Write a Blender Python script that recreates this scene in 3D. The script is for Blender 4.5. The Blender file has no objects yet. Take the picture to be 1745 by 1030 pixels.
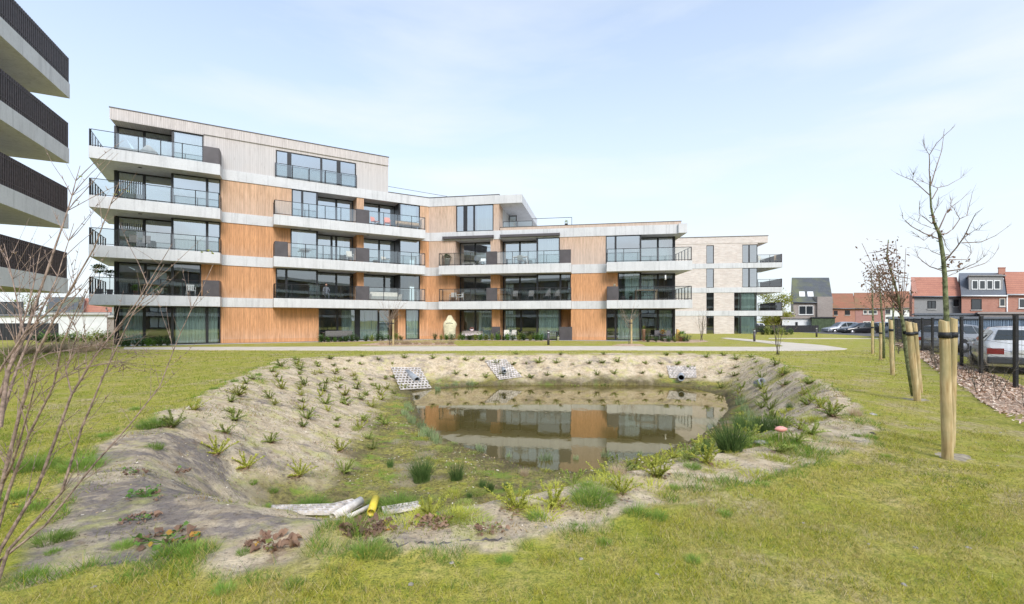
import bpy, math, random
import numpy as np
from mathutils import Vector
R = math.radians
random.seed(7); rng = np.random.default_rng(7)
sc = bpy.context.scene
COL = sc.collection
# ---------------------------------------------------------------- camera
F = 800.0; CX = 872.5; HZ = 548.0; CZ = 1.65
cam_d = bpy.data.cameras.new('camera'); cam = bpy.data.objects.new('camera', cam_d); COL.objects.link(cam)
cam.location = (0, 0, CZ); cam.rotation_euler = (R(90), 0, 0)
cam_d.sensor_width = 36; cam_d.lens = 36*F/1745; cam_d.shift_y = (HZ-515)/1745
cam_d.clip_start = 0.05; cam_d.clip_end = 4000
sc.camera = cam
# ---------------------------------------------------------------- sky, sun, exposure
SUN_EL = R(40); SUN_AZ = R(164)   # azimuth of the sun measured from +Y towards +X
w = bpy.data.worlds.new('World'); sc.world = w; w.use_nodes = True
nt = w.node_tree; nt.nodes.clear()
def N(t, **k):
    n = nt.nodes.new(t)
    for a, b in k.items(): setattr(n, a, b)
    return n
out = N('ShaderNodeOutputWorld'); bg = N('ShaderNodeBackground'); bg.inputs[1].default_value = 0.12
sky = N('ShaderNodeTexSky', sky_type='NISHITA'); sky.sun_disc = False
sky.sun_elevation = SUN_EL; sky.sun_rotation = SUN_AZ; sky.air_density = 1.0; sky.dust_density = 1.0; sky.ozone_density = 1.5
tc = N('ShaderNodeTexCoord'); mp = N('ShaderNodeMapping'); mp.inputs['Scale'].default_value = (1.0, 1.6, 4.5)
mp.inputs['Rotation'].default_value = (R(8), R(-24), R(10))
nz = N('ShaderNodeTexNoise'); nz.inputs['Scale'].default_value = 1.7; nz.inputs['Detail'].default_value = 7; nz.inputs['Roughness'].default_value = .52
nz.inputs['Distortion'].default_value = .25
rp = N('ShaderNodeValToRGB'); rp.color_ramp.elements[0].position = .50; rp.color_ramp.elements[1].position = .82
sx = N('ShaderNodeSeparateXYZ')
hr = N('ShaderNodeMapRange'); hr.inputs[1].default_value = -0.02; hr.inputs[2].default_value = 0.62; hr.inputs[3].default_value = .95; hr.inputs[4].default_value = 0.42
hr.interpolation_type = 'SMOOTHSTEP'
mx = N('ShaderNodeMath', operation='MULTIPLY_ADD'); mx.inputs[1].default_value = .38; mx.use_clamp = True
mix = N('ShaderNodeMix', data_type='RGBA')
L = nt.links.new
L(tc.outputs['Generated'], mp.inputs[0]); L(mp.outputs[0], nz.inputs[0]); L(nz.outputs[0], rp.inputs[0])
L(tc.outputs['Generated'], sx.inputs[0]); L(sx.outputs[2], hr.inputs[0])
L(rp.outputs[0], mx.inputs[0]); L(hr.outputs[0], mx.inputs[2])
mul = N('ShaderNodeMix', data_type='RGBA', blend_type='MULTIPLY'); mul.inputs[0].default_value = 1
mul.inputs[7].default_value = (1.10, 1.27, 1.36, 1)
L(sky.outputs[0], mul.inputs[6])
L(mx.outputs[0], mix.inputs[0]); L(mul.outputs[2], mix.inputs[6]); mix.inputs[7].default_value = (4.1, 4.36, 4.62, 1)
L(mix.outputs[2], bg.inputs[0]); L(bg.outputs[0], out.inputs[0])
sl = bpy.data.lights.new('sun', 'SUN'); so = bpy.data.objects.new('sun', sl); COL.objects.link(so)
sl.energy = 1.6; sl.angle = R(24); sl.color = (1, .95, .89)
sd = Vector((math.sin(SUN_AZ)*math.cos(SUN_EL), math.cos(SUN_AZ)*math.cos(SUN_EL), math.sin(SUN_EL)))
so.rotation_euler = sd.to_track_quat('Z', 'Y').to_euler()
sc.view_settings.view_transform = 'Standard'; sc.view_settings.look = 'None'
sc.view_settings.exposure = 0.95; sc.view_settings.gamma = 1
sc.cycles.max_bounces = 8; sc.cycles.transparent_max_bounces = 16
sc.cycles.caustics_reflective = False; sc.cycles.caustics_refractive = False

# ---------------------------------------------------------------- helpers
def srgb(r, g, b):
    f = lambda c: ((c/255+.055)/1.055)**2.4 if c/255 > .04045 else c/255/12.92
    return (f(r), f(g), f(b), 1)
def gnd(px, py, z=0.0):
    Y = (CZ-z)*F/(py-HZ); return ((px-CX)/F*Y, Y, z)
def at(px, py, Y):
    return ((px-CX)/F*Y, Y, CZ+(HZ-py)/F*Y)
def tag(o, label=None, cat=None, group=None, kind=None):
    if label: o['label'] = label
    if cat: o['category'] = cat
    if group: o['group'] = group
    if kind: o['kind'] = kind
    return o
def empty(name, loc=(0, 0, 0), label=None, cat=None, group=None):
    o = bpy.data.objects.new(name, None); COL.objects.link(o); o.location = loc; o.empty_display_size = .2
    return tag(o, label, cat, group)
def copy_tree(o, parent=None):
    c = o.copy(); COL.objects.link(c); c.parent = parent
    for ch in list(o.children): copy_tree(ch, c)
    return c
class MB:
    def __init__(s): s.v = []; s.f = []; s.sm = []; s.mi = []; s.cur = 0
    def face(s, idx, smooth=False): s.f.append(tuple(idx)); s.sm.append(smooth); s.mi.append(s.cur)
    def poly(s, pts, smooth=False):
        b = len(s.v); s.v += [tuple(p) for p in pts]; s.face(range(b, b+len(pts)), smooth); return s
    def hexa(s, p):   # p: 8 corners, 0-3 bottom ring, 4-7 top ring
        b = len(s.v); s.v += [tuple(q) for q in p]
        for q in ((0, 3, 2, 1), (4, 5, 6, 7), (0, 1, 5, 4), (1, 2, 6, 5), (2, 3, 7, 6), (3, 0, 4, 7)): s.face([b+i for i in q])
        return s
    def box(s, x0, x1, y0, y1, z0, z1):
        return s.hexa([(x0, y0, z0), (x1, y0, z0), (x1, y1, z0), (x0, y1, z0), (x0, y0, z1), (x1, y0, z1), (x1, y1, z1), (x0, y1, z1)])
    def prism(s, pts, z0, z1):
        n = len(pts); b = len(s.v)
        s.v += [(p[0], p[1], z0) for p in pts]+[(p[0], p[1], z1) for p in pts]
        s.face(range(b+n-1, b-1, -1)); s.face(range(b+n, b+2*n))
        for i in range(n): j = (i+1) % n; s.face((b+i, b+j, b+n+j, b+n+i))
        return s
    def tube(s, pts, rad, seg=6, caps=True):
        pts = [Vector(p) for p in pts]
        if not isinstance(rad, (list, tuple)): rad = [rad]*len(pts)
        b = len(s.v); n = len(pts)
        for i, p in enumerate(pts):
            d = (pts[min(i+1, n-1)]-pts[max(i-1, 0)])
            if d.length < 1e-9: d = Vector((0, 0, 1))
            d.normalize(); a = Vector((1, 0, 0)) if abs(d.x) < .8 else Vector((0, 1, 0))
            u = d.cross(a).normalized(); v = d.cross(u)
            for k in range(seg):
                t = 2*math.pi*k/seg; q = p+(u*math.cos(t)+v*math.sin(t))*rad[i]; s.v.append((q.x, q.y, q.z))
        for i in range(n-1):
            for k in range(seg):
                k2 = (k+1) % seg; s.face((b+i*seg+k, b+i*seg+k2, b+(i+1)*seg+k2, b+(i+1)*seg+k), True)
        if caps:
            s.face([b+k for k in range(seg)][::-1]); s.face([b+(n-1)*seg+k for k in range(seg)])
        return s
    def lathe(s, prof, c=(0, 0, 0), seg=16, sx=1, sy=1):   # prof: (r, z)
        b = len(s.v); n = len(prof)
        for r, z in prof:
            for k in range(seg):
                t = 2*math.pi*k/seg; s.v.append((c[0]+r*sx*math.cos(t), c[1]+r*sy*math.sin(t), c[2]+z))
        for i in range(n-1):
            for k in range(seg):
                k2 = (k+1) % seg; s.face((b+i*seg+k, b+i*seg+k2, b+(i+1)*seg+k2, b+(i+1)*seg+k), True)
        s.face([b+k for k in range(seg)][::-1]); s.face([b+(n-1)*seg+k for k in range(seg)])
        return s
    def build(s, name, mats, parent=None, off=(0, 0, 0), bevel=0):
        me = bpy.data.meshes.new(name)
        ox, oy, oz = off
        me.from_pydata([(x-ox, y-oy, z-oz) for x, y, z in s.v], [], s.f)
        me.polygons.foreach_set('use_smooth', s.sm)
        if not isinstance(mats, (list, tuple)): mats = [mats]
        for m in mats: me.materials.append(m)
        if len(mats) > 1: me.polygons.foreach_set('material_index', s.mi)
        me.update()
        o = bpy.data.objects.new(name, me); COL.objects.link(o)
        if parent is not None: o.parent = parent
        if bevel:
            m = o.modifiers.new('bevel', 'BEVEL'); m.width = bevel; m.segments = 2; m.limit_method = 'ANGLE'
        return o
def np_mesh(name, verts, faces, mats, smooth=True, parent=None, cols=None, mi=None):
    """verts (n,3); faces (m,k) of equal size k"""
    me = bpy.data.meshes.new(name); m, k = faces.shape
    me.vertices.add(len(verts)); me.vertices.foreach_set('co', np.ascontiguousarray(verts, dtype=np.float32).ravel())
    me.loops.add(m*k); me.loops.foreach_set('vertex_index', np.ascontiguousarray(faces, dtype=np.int32).ravel())
    me.polygons.add(m); me.polygons.foreach_set('loop_start', np.arange(0, m*k, k, dtype=np.int32))
    me.polygons.foreach_set('loop_total', np.full(m, k, dtype=np.int32))
    me.polygons.foreach_set('use_smooth', np.full(m, smooth))
    if mi is not None: me.polygons.foreach_set('material_index', mi.astype(np.int32))
    for a in (mats if isinstance(mats, (list, tuple)) else [mats]): me.materials.append(a)
    me.update(calc_edges=True)
    if cols is not None:
        ca = me.color_attributes.new('Col', 'FLOAT_COLOR', 'POINT')
        c4 = np.ones((len(verts), 4), dtype=np.float32); c4[:, :cols.shape[1]] = cols; ca.data.foreach_set('color', c4.ravel())
    o = bpy.data.objects.new(name, me); COL.objects.link(o)
    if parent is not None: o.parent = parent
    return o

# ---------------------------------------------------------------- materials
MATS = {}
class NT:
    def __init__(s, name):
        s.m = bpy.data.materials.new(name); s.m.use_nodes = True; s.t = s.m.node_tree
        s.b = s.t.nodes['Principled BSDF']; s.o = s.t.nodes['Material Output']; s.c = None; MATS[name] = s.m
    def n(s, t, **k):
        x = s.t.nodes.new(t)
        for a, b in k.items():
            if a.startswith('i_'): x.inputs[int(a[2:])].default_value = b
            else: setattr(x, a, b)
        return x
    def l(s, a, b): s.t.links.new(a, b)
    def coord(s, kind='Object', scale=(1, 1, 1), rot=(0, 0, 0)):
        c = s.n('ShaderNodeTexCoord'); m = s.n('ShaderNodeMapping'); m.inputs['Scale'].default_value = scale; m.inputs['Rotation'].default_value = rot
        s.l(c.outputs[kind], m.inputs[0]); return m.outputs[0]
    def noise(s, sc_, co=None, det=4, rough=.55, dist=0):
        x = s.n('ShaderNodeTexNoise'); x.inputs['Scale'].default_value = sc_; x.inputs['Detail'].default_value = det
        x.inputs['Roughness'].default_value = rough; x.inputs['Distortion'].default_value = dist
        s.l(co if co is not None else s.coord(), x.inputs[0]); return x.outputs[0]
    def ramp(s, fac, stops, interp='LINEAR'):
        r = s.n('ShaderNodeValToRGB'); r.color_ramp.interpolation = interp; e = r.color_ramp.elements
        while len(e) < len(stops): e.new(.5)
        for i, (p, c) in enumerate(stops):
            e[i].position = p; e[i].color = c if isinstance(c, tuple) else (c, c, c, 1)
        s.l(fac, r.inputs[0]); return r.outputs[0]
    def mix(s, f, a, b, mode='MIX'):
        x = s.n('ShaderNodeMix', data_type='RGBA', blend_type=mode)
        for v, i in ((f, 0), (a, 6), (b, 7)):
            if hasattr(v, 'is_output') or isinstance(v, bpy.types.NodeSocket): s.l(v, x.inputs[i])
            else: x.inputs[i].default_value = v
        return x.outputs[2]
    def math(s, op, a, b=0.0, clamp=False):
        x = s.n('ShaderNodeMath', operation=op); x.use_clamp = clamp
        for v, i in ((a, 0), (b, 1)):
            if isinstance(v, bpy.types.NodeSocket): s.l(v, x.inputs[i])
            else: x.inputs[i].default_value = v
        return x.outputs[0]
    def color(s, c):
        if isinstance(c, bpy.types.NodeSocket): s.l(c, s.b.inputs['Base Color'])
        else: s.b.inputs['Base Color'].default_value = c
    def bump(s, h, strength=.3, dist=.02):
        b = s.n('ShaderNodeBump'); b.inputs['Strength'].default_value = strength; b.inputs['Distance'].default_value = dist
        s.l(h, b.inputs['Height']); s.l(b.outputs[0], s.b.inputs['Normal'])
    def set(s, rough=.6, metal=0, spec=.5):
        s.b.inputs['Roughness'].default_value = rough; s.b.inputs['Metallic'].default_value = metal
        s.b.inputs['Specular IOR Level'].default_value = spec; return s
def simple(name, col, rough=.6, metal=0, var=.12, sc_=6, spec=.5, bump=0):
    a = NT(name); a.set(rough, metal, spec)
    n = a.noise(sc_, det=5)
    d = tuple(c*(1-var*1.6) for c in col[:3])+(1,); e = tuple(min(1, c*(1+var)) for c in col[:3])+(1,)
    a.color(a.ramp(n, [(.3, d), (.7, e)]))
    if bump: a.bump(a.noise(sc_*8), bump, .01)
    return a.m
# vertical weathered cladding boards: board index from a coordinate running along the wall
def wood_mat(name, base, grey, ang, greyness, con=.85):
    a = NT(name); a.set(.75, 0, .25)
    co = a.coord('Object', (1, 1, 1), (0, 0, -ang))
    sep = a.n('ShaderNodeSeparateXYZ'); a.l(co, sep.inputs[0])
    bx = a.math('MULTIPLY', sep.outputs[0], 8.0)
    fl = a.math('FLOOR', bx); fr = a.math('FRACT', bx)
    wn = a.n('ShaderNodeTexWhiteNoise', noise_dimensions='1D'); a.l(fl, wn.inputs['W'])
    st = a.n('ShaderNodeCombineXYZ'); a.l(bx, st.inputs[0]); a.l(a.math('MULTIPLY', sep.outputs[2], .55), st.inputs[1]); a.l(a.math('MULTIPLY', wn.outputs[0], 40), st.inputs[2])
    grain = a.noise(2.2, st.outputs[0], 6, .65)
    c = a.ramp(grain, [(.28, tuple(x*.55 for x in base[:3])+(1,)), (.5, base), (.75, tuple(min(1, x*1.28) for x in base[:3])+(1,))])
    c = a.mix(a.math('MULTIPLY', wn.outputs[0], con), c, a.mix(.5, c, tuple(x*.62 for x in base[:3])+(1,)))
    # weathering: the lower part of each storey panel has gone grey, in streaks
    zz = a.math('FRACT', a.math('DIVIDE', a.math('SUBTRACT', sep.outputs[2], 3.41), 3.1))
    g = a.math('ADD', a.math('MULTIPLY', a.math('SUBTRACT', 1.0, zz), .75), a.math('MULTIPLY', grain, .8))
    g = a.math('ADD', g, greyness-1.05, True)
    g = a.math('MULTIPLY', g, 1.0, True)
    g2 = a.ramp(a.noise(.6, co, 3), [(.35, .75), (.65, 1.0)])
    c = a.mix(a.math('MULTIPLY', g, g2, True), c, a.mix(a.math('MULTIPLY', wn.outputs[0], con*.55), grey, tuple(x*.82 for x in grey[:3])+(1,)))
    kn = a.n('ShaderNodeTexVoronoi'); kn.inputs['Scale'].default_value = 1.0; a.l(st.outputs[0], kn.inputs[0])
    c = a.mix(a.ramp(kn.outputs['Distance'], [(.035, .75), (.09, 0.0)]), c, tuple(x*.30 for x in base[:3])+(1,))
    gap = a.ramp(fr, [(0, 0), (.05, 1), (.95, 1), (1, 0)])
    c = a.mix(gap, a.mix(.62, c, (.03, .02, .015, 1)), c)
    a.color(c); a.bump(gap, .5, .012); return a.m
WOOD1_ANG = math.atan2(9.4, 15.8); WOOD2_ANG = R(-10)
OR = (.66, .34, .17, 1); GR = (.62, .52, .46, 1)
M_wood1 = wood_mat('cladding_orange', OR, GR, WOOD1_ANG, .12)
M_wood2 = wood_mat('cladding_orange_wing', OR, GR, WOOD2_ANG, .10)
M_wood1g = wood_mat('cladding_grey', (.64, .56, .52, 1), (.59, .565, .56, 1), WOOD1_ANG, 1.05, .6)
M_wood1h = wood_mat('cladding_fading', (.66, .42, .27, 1), (.60, .51, .46, 1), WOOD1_ANG, .32)
M_wood2g = wood_mat('cladding_half_grey', (.64, .44, .31, 1), (.60, .52, .48, 1), WOOD2_ANG, .55)
def concrete_mat(name, base, ang=0):
    a = NT(name); a.set(.7, 0, .3)
    co = a.coord('Object', (1, 1, 1), (0, 0, -ang))
    n1 = a.noise(.9, co, 6, .6); n2 = a.noise(14, co, 3)
    c = a.ramp(n1, [(.3, tuple(x*.86 for x in base[:3])+(1,)), (.7, base)])
    st = a.coord('Object', (2.6, 2.6, .22)); n3 = a.noise(1.5, st, 5, .7)
    c = a.mix(a.ramp(n3, [(.50, 0.0), (.68, .5)]), c, tuple(x*.55 for x in base[:3])+(1,))
    c = a.mix(a.ramp(n2, [(.3, .12), (.6, 0.0)]), c, (.2, .2, .2, 1))
    a.color(c); a.bump(n2, .1, .004); return a.m
M_conc = concrete_mat('concrete', (.68, .68, .69, 1))
M_conc2 = concrete_mat('concrete_plain', (.55, .54, .52, 1))
M_metal = simple('anthracite_metal', (.035, .034, .038, 1), .45, .3, .2, 3)
M_panel = simple('anthracite_panel', (.085, .075, .08, 1), .5, .1, .12, 2)
M_frame = simple('window_frame_dark', (.022, .022, .025, 1), .4, 0, .15, 3)
M_slat = simple('dark_slats', (.055, .042, .045, 1), .6, 0, .3, 9)
M_inner = simple('interior_plaster', (.50, .47, .43, 1), .9, 0, .2, .7)
M_cap = simple('roof_edge_trim', (.09, .085, .085, 1), .5, .3)
M_bitumen = simple('flat_roof_felt', (.12, .12, .12, 1), .9)
M_white = simple('white_paint', (.78, .78, .77, 1), .5, 0, .06)
M_cream = simple('cream_render', (.66, .62, .55, 1), .9, 0, .08)
def glass_mat(name, tint, lo, hi):
    a = NT(name); t = a.t; t.nodes.remove(a.b)
    tr = a.n('ShaderNodeBsdfTransparent'); tr.inputs[0].default_value = tint
    gl = a.n('ShaderNodeBsdfGlossy'); gl.inputs['Roughness'].default_value = 0.0; gl.inputs[0].default_value = (.93, .97, 1, 1)
    lw = a.n('ShaderNodeFresnel'); lw.inputs[0].default_value = 1.5
    mr = a.n('ShaderNodeMapRange'); mr.inputs[1].default_value = .04; mr.inputs[2].default_value = 1; mr.inputs[3].default_value = lo; mr.inputs[4].default_value = hi
    a.l(lw.outputs[0], mr.inputs[0]); ms = a.n('ShaderNodeMixShader'); a.l(mr.outputs[0], ms.inputs[0]); a.l(tr.outputs[0], ms.inputs[1]); a.l(gl.outputs[0], ms.inputs[2])
    # slightly wavy panes
    b = a.n('ShaderNodeBump'); b.inputs['Strength'].default_value = .02; b.inputs['Distance'].default_value = .05
    a.l(a.noise(.8, det=2), b.inputs['Height']); a.l(b.outputs[0], gl.inputs['Normal'])
    a.l(ms.outputs[0], a.o.inputs[0]); return a.m
M_glass = glass_mat('window_glass', (.78, .90, .87, 1), .24, .97)
M_glassU = glass_mat('window_glass_upper', (.72, .85, .82, 1), .52, .98)
M_rail = glass_mat('railing_glass', (.84, .89, .88, 1), .16, .9)
def curtain_mat(name, c0):
    a = NT(name); a.set(.9, 0, .1); n = a.noise(1.2, a.coord('Object', (3, 3, .12)), 4)
    a.color(a.ramp(n, [(.3, tuple(x*.72 for x in c0[:3])+(1,)), (.7, c0)])); return a.m
M_curtain = curtain_mat('curtain', (.86, .92, .90, 1))
M_blind = curtain_mat('blind', (.40, .42, .42, 1))
def brick_mat(name, c1, c2, mortar, scale=1.0, bw=.24, bh=.07, ang=0.0, wall2=False, ms=.012):
    a = NT(name); a.set(.85, 0, .2)
    co = a.coord('Object', (1, 1, 1), (0, 0, -ang)); sep = a.n('ShaderNodeSeparateXYZ'); a.l(co, sep.inputs[0])
    cb = a.n('ShaderNodeCombineXYZ'); a.l(a.math('ADD', sep.outputs[0], sep.outputs[1]) if wall2 else sep.outputs[0], cb.inputs[0]); a.l(sep.outputs[2], cb.inputs[1])
    b = a.n('ShaderNodeTexBrick'); b.inputs['Color1'].default_value = c1; b.inputs['Color2'].default_value = c2; b.inputs['Mortar'].default_value = mortar
    b.inputs['Scale'].default_value = scale; b.inputs['Brick Width'].default_value = bw; b.inputs['Row Height'].default_value = bh; b.inputs['Mortar Size'].default_value = ms; b.inputs['Bias'].default_value = 0
    a.l(cb.outputs[0], b.inputs[0])
    c = a.mix(a.ramp(a.noise(1.1, co, 5), [(.3, .35), (.7, 0.0)]), b.outputs[0], tuple(x*.6 for x in c1[:3])+(1,))
    c = a.mix(a.ramp(a.noise(6, co, 2), [(.35, .3), (.65, 0.0)]), c, tuple(min(1, x*1.3) for x in c2[:3])+(1,))
    a.color(c); a.bump(b.outputs['Fac'], -.4, .01); return a.m
M_brickA = brick_mat('buff_brick', (.74, .67, .62, 1), (.56, .47, .42, 1), (.68, .64, .61, 1), 1, .42, .10, R(-8))
M_brickR = brick_mat('red_brick', (.46, .20, .14, 1), (.34, .14, .10, 1), (.45, .36, .30, 1), 1, .3, .09, 0, True)
M_brickP = brick_mat('mauve_brick', (.42, .19, .17, 1), (.30, .14, .13, 1), (.42, .36, .34, 1), 1, .3, .09, 0, True)
def tile_mat(name, c1, c2, moss=None):
    a = NT(name); a.set(.8, 0, .25); co = a.coord('Object')
    sep = a.n('ShaderNodeSeparateXYZ'); a.l(co, sep.inputs[0])
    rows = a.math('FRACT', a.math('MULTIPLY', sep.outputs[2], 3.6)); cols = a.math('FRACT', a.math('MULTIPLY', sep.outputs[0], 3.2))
    n = a.noise(.8, co, 6, .7); c = a.ramp(n, [(.3, c2), (.7, c1)])
    n5 = a.noise(9, co, 2); c = a.mix(a.ramp(n5, [(.4, .4), (.6, 0.0)]), c, tuple(x*.65 for x in c2[:3])+(1,))
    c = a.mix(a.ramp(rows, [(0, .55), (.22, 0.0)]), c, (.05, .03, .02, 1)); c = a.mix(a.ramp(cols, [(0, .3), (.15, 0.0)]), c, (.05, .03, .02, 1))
    if moss: c = a.mix(a.ramp(a.noise(.35, co, 5), [(.42, 0.0), (.62, .85)]), c, moss)
    a.color(c); a.bump(rows, .4, .03); return a.m
M_tileO = tile_mat('orange_roof_tiles', (.52, .24, .16, 1), (.40, .17, .12, 1))
M_tileB = tile_mat('brown_roof_tiles', (.40, .17, .10, 1), (.30, .14, .09, 1), (.22, .15, .08, 1))
M_tileG = tile_mat('grey_roof_tiles', (.13, .14, .15, 1), (.09, .10, .11, 1), (.16, .17, .09, 1))
M_bark = simple('bark', (.15, .13, .10, 1), .9, 0, .4, 25, .2, .5)
M_barkG = simple('mossy_bark', (.19, .21, .11, 1), .9, 0, .45, 18, .2, .5)
def leaf_mat(name, c1, c2, tr=.3):
    a = NT(name); a.set(.6, 0, .25)
    oi = a.n('ShaderNodeObjectInfo'); n = a.noise(11, det=2)
    c = a.ramp(n, [(.3, c1), (.7, c2)]); hs = a.n('ShaderNodeHueSaturation'); a.l(c, hs.inputs['Color'])
    a.l(a.math('ADD', a.math('MULTIPLY', oi.outputs['Random'], .5), .75), hs.inputs['Value'])
    a.color(hs.outputs[0]); a.b.inputs['Transmission Weight'].default_value = 0
    d = a.n('ShaderNodeBsdfTranslucent'); a.l(hs.outputs[0], d.inputs[0]); ms = a.n('ShaderNodeMixShader'); ms.inputs[0].default_value = tr
    a.l(a.b.outputs[0], ms.inputs[1]); a.l(d.outputs[0], ms.inputs[2]); a.l(ms.outputs[0], a.o.inputs[0]); return a.m
M_leafY = leaf_mat('yellow_green_leaf', (.42, .46, .07, 1), (.60, .58, .12, 1), .4)
M_leafO = leaf_mat('olive_leaf', (.30, .37, .08, 1), (.46, .50, .15, 1), .45)
M_leafG = leaf_mat('green_leaf', (.10, .22, .04, 1), (.20, .34, .07, 1))
M_leafD = leaf_mat('dark_green_leaf', (.05, .10, .03, 1), (.10, .17, .05, 1))
M_reed = leaf_mat('reed_blade', (.20, .30, .13, 1), (.38, .42, .22, 1))
M_rush = leaf_mat('rush_blade', (.06, .12, .03, 1), (.16, .24, .07, 1))
M_tuft = leaf_mat('tuft_blade', (.15, .27, .04, 1), (.30, .41, .09, 1))
M_dry = leaf_mat('dry_leaf', (.24, .14, .10, 1), (.42, .27, .18, 1), .4)
M_straw = leaf_mat('straw_blade', (.52, .40, .26, 1), (.66, .54, .38, 1))
M_autumn = leaf_mat('autumn_leaf', (.55, .38, .06, 1), (.66, .33, .08, 1))
def vcol_mat(name, tr=.25, rough=.7):
    a = NT(name); a.set(rough, 0, .2); at_ = a.n('ShaderNodeAttribute', attribute_name='Col')
    a.color(at_.outputs[0]); d = a.n('ShaderNodeBsdfTranslucent'); a.l(at_.outputs[0], d.inputs[0]); ms = a.n('ShaderNodeMixShader'); ms.inputs[0].default_value = tr
    a.l(a.b.outputs[0], ms.inputs[1]); a.l(d.outputs[0], ms.inputs[2]); a.l(ms.outputs[0], a.o.inputs[0]); return a.m
M_blades = vcol_mat('grass_blades')
M_chips = vcol_mat('wood_chips', 0.0, .9)
# ================================================================ terrain
def W(pts, z): return np.array([gnd(x, y, z)[:2] for x, y in pts])
FAB = W([(480,613),(380,657),(352,675),(325,695),(285,704),(258,724),(222,742),(171,765),(148,790),(131,820),(105,878),(80,903),(53,951),(20,1009),(50,1007),(126,982),(176,969),(227,964),(257,963),(277,954),(315,938),(353,943),(403,979),(453,970),(496,962),(581,951),(646,930),(678,940),(746,936),(805,928),(863,923),(933,906),(956,900),(1035,888),(1119,871),(1166,863),(1224,842),(1304,821),(1375,797),(1420,782),(1450,768),(1474,748),(1474,708),(1442,674),(1405,655),(1375,640),(1330,622),(1290,607),(1150,603.5),(900,603.5),(700,604.5),(560,608)], 0)
CREST = W([(505,613),(395,660),(330,702),(275,745),(232,795),(250,838),(360,868),(430,886),(500,896),(600,896),(700,886),(820,864),(950,842),(1080,815),(1200,785),(1320,757),(1420,718),(1425,676),(1392,655),(1362,639),(1322,621),(1285,609),(1150,605.5),(900,605.5),(700,606.5)], 0)
TOE = W([(690,656),(655,690),(645,740),(605,800),(550,838),(478,864),(462,889),(520,900),(640,905),(760,900),(860,872),(960,838),(1060,806),(1150,782),(1215,757),(1262,733),(1262,706),(1250,682),(1230,660),(1150,653),(900,653),(740,653)], -1.1)
WAT = W([(700,668),(706,690),(722,722),(748,748),(800,768),(860,788),(900,800),(985,808),(1050,792),(1120,775),(1180,752),(1217,730),(1243,700),(1236,676),(1180,662),(1100,657),(900,656),(790,660)], -1.22)
ZW = -1.22
def pdist(poly, X, Y):
    """signed distance, positive inside"""
    X = np.asarray(X, float); Y = np.asarray(Y, float); d = np.full(X.shape, 1e9); ins = np.zeros(X.shape, bool)
    n = len(poly)
    for i in range(n):
        ax, ay = poly[i]; bx, by = poly[(i+1) % n]; ex, ey = bx-ax, by-ay
        t = np.clip(((X-ax)*ex+(Y-ay)*ey)/(ex*ex+ey*ey), 0, 1)
        d = np.minimum(d, np.hypot(X-ax-t*ex, Y-ay-t*ey))
        c = (ay > Y) != (by > Y)
        with np.errstate(divide='ignore', invalid='ignore'): xi = ax+(Y-ay)/(ey if ey else 1e-12)*ex
        ins ^= c & (X < xi)
    return np.where(ins, d, -d)
_P = rng.permutation(512)
def vnoise(x, y, f, seed=0):
    x = np.asarray(x)*f+seed*17.3; y = np.asarray(y)*f+seed*9.1
    xi = np.floor(x).astype(int); yi = np.floor(y).astype(int); xf = x-xi; yf = y-yi
    u = xf*xf*(3-2*xf); v = yf*yf*(3-2*yf)
    h = lambda a, b: _P[(_P[a & 255]+b) & 255+0] / 511.0
    return (h(xi, yi)*(1-u)+h(xi+1, yi)*u)*(1-v)+(h(xi, yi+1)*(1-u)+h(xi+1, yi+1)*u)*v
def fbm(x, y, f, o=4, seed=0):
    s = 0; a = 1; t = 0
    for i in range(o): s = s+a*vnoise(x, y, f*2**i, seed+i); t += a; a *= .5
    return s/t
def height(X, Y, dc=None, dt=None, dw=None):
    X = np.asarray(X, float); Y = np.asarray(Y, float)
    dc = pdist(CREST, X, Y) if dc is None else dc; dt = pdist(TOE, X, Y) if dt is None else dt; dw = pdist(WAT, X, Y) if dw is None else dw
    t = np.clip(dc, 0, None)/(np.clip(dc, 0, None)+np.clip(-dt, 1e-6, None)); t = np.where(dt > 0, 1, np.where(dc <= 0, 0, t))
    h = -1.1*(.6*t+.4*t*t*(3-2*t))
    u = np.clip(dt, 0, None)/(np.clip(dt, 0, None)+np.clip(-dw, 1e-6, None)); h = h-.1*np.where(dt > 0, np.where(dw > 0, 1, u), 0)
    h = h-np.where(dw > 0, np.minimum(.6, dw*.35)+.02, 0)
    near = np.clip((25-Y)/6, 0, 1)*np.clip((X+40)/10, 0, 1)
    edge = np.clip(1-np.abs(dc)/1.0, 0, 1)
    inside = np.clip((dc+.4)*2, 0, 1)
    h = h + near*((fbm(X, Y, .5, 3, 3)-.5)*.05 + (fbm(X, Y, 1.9, 3, 5)-.5)*(.03+.05*inside) + (fbm(X, Y, 5, 3, 9)-.5)*(.014+.05*inside))
    # the rim is softly rounded upward where the cloth is tucked over it
    h = h + near*edge*.03
    return h
def hz(x, y): return float(height(np.array([x]), np.array([y]))[0])
def onground(px, py):
    """world point where the view ray of a photo pixel meets the terrain"""
    r = (px-CX)/F; s = (py-HZ)/F; Ys = np.linspace(2.2, 60, 3000); zr = CZ-s*Ys; hh = height(r*Ys, Ys)
    k = np.nonzero(zr <= hh)[0]; k = k[0] if len(k) else len(Ys)-1
    return (float(r*Ys[k]), float(Ys[k]), float(hh[k]))
def axis(lo, hi, fine, far):
    a = list(np.arange(lo, hi+1e-6, fine)); s = fine
    while a[-1] < far: s *= 1.35; a.append(a[-1]+s)
    s = fine
    while a[0] > -far: s *= 1.35; a.insert(0, a[0]-s)
    return np.array(a)
XS = axis(-13, 13, .07, 1500); YS = axis(1.2, 26, .07, 1500)
GX, GY = np.meshgrid(XS, YS); sh = GX.shape
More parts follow.
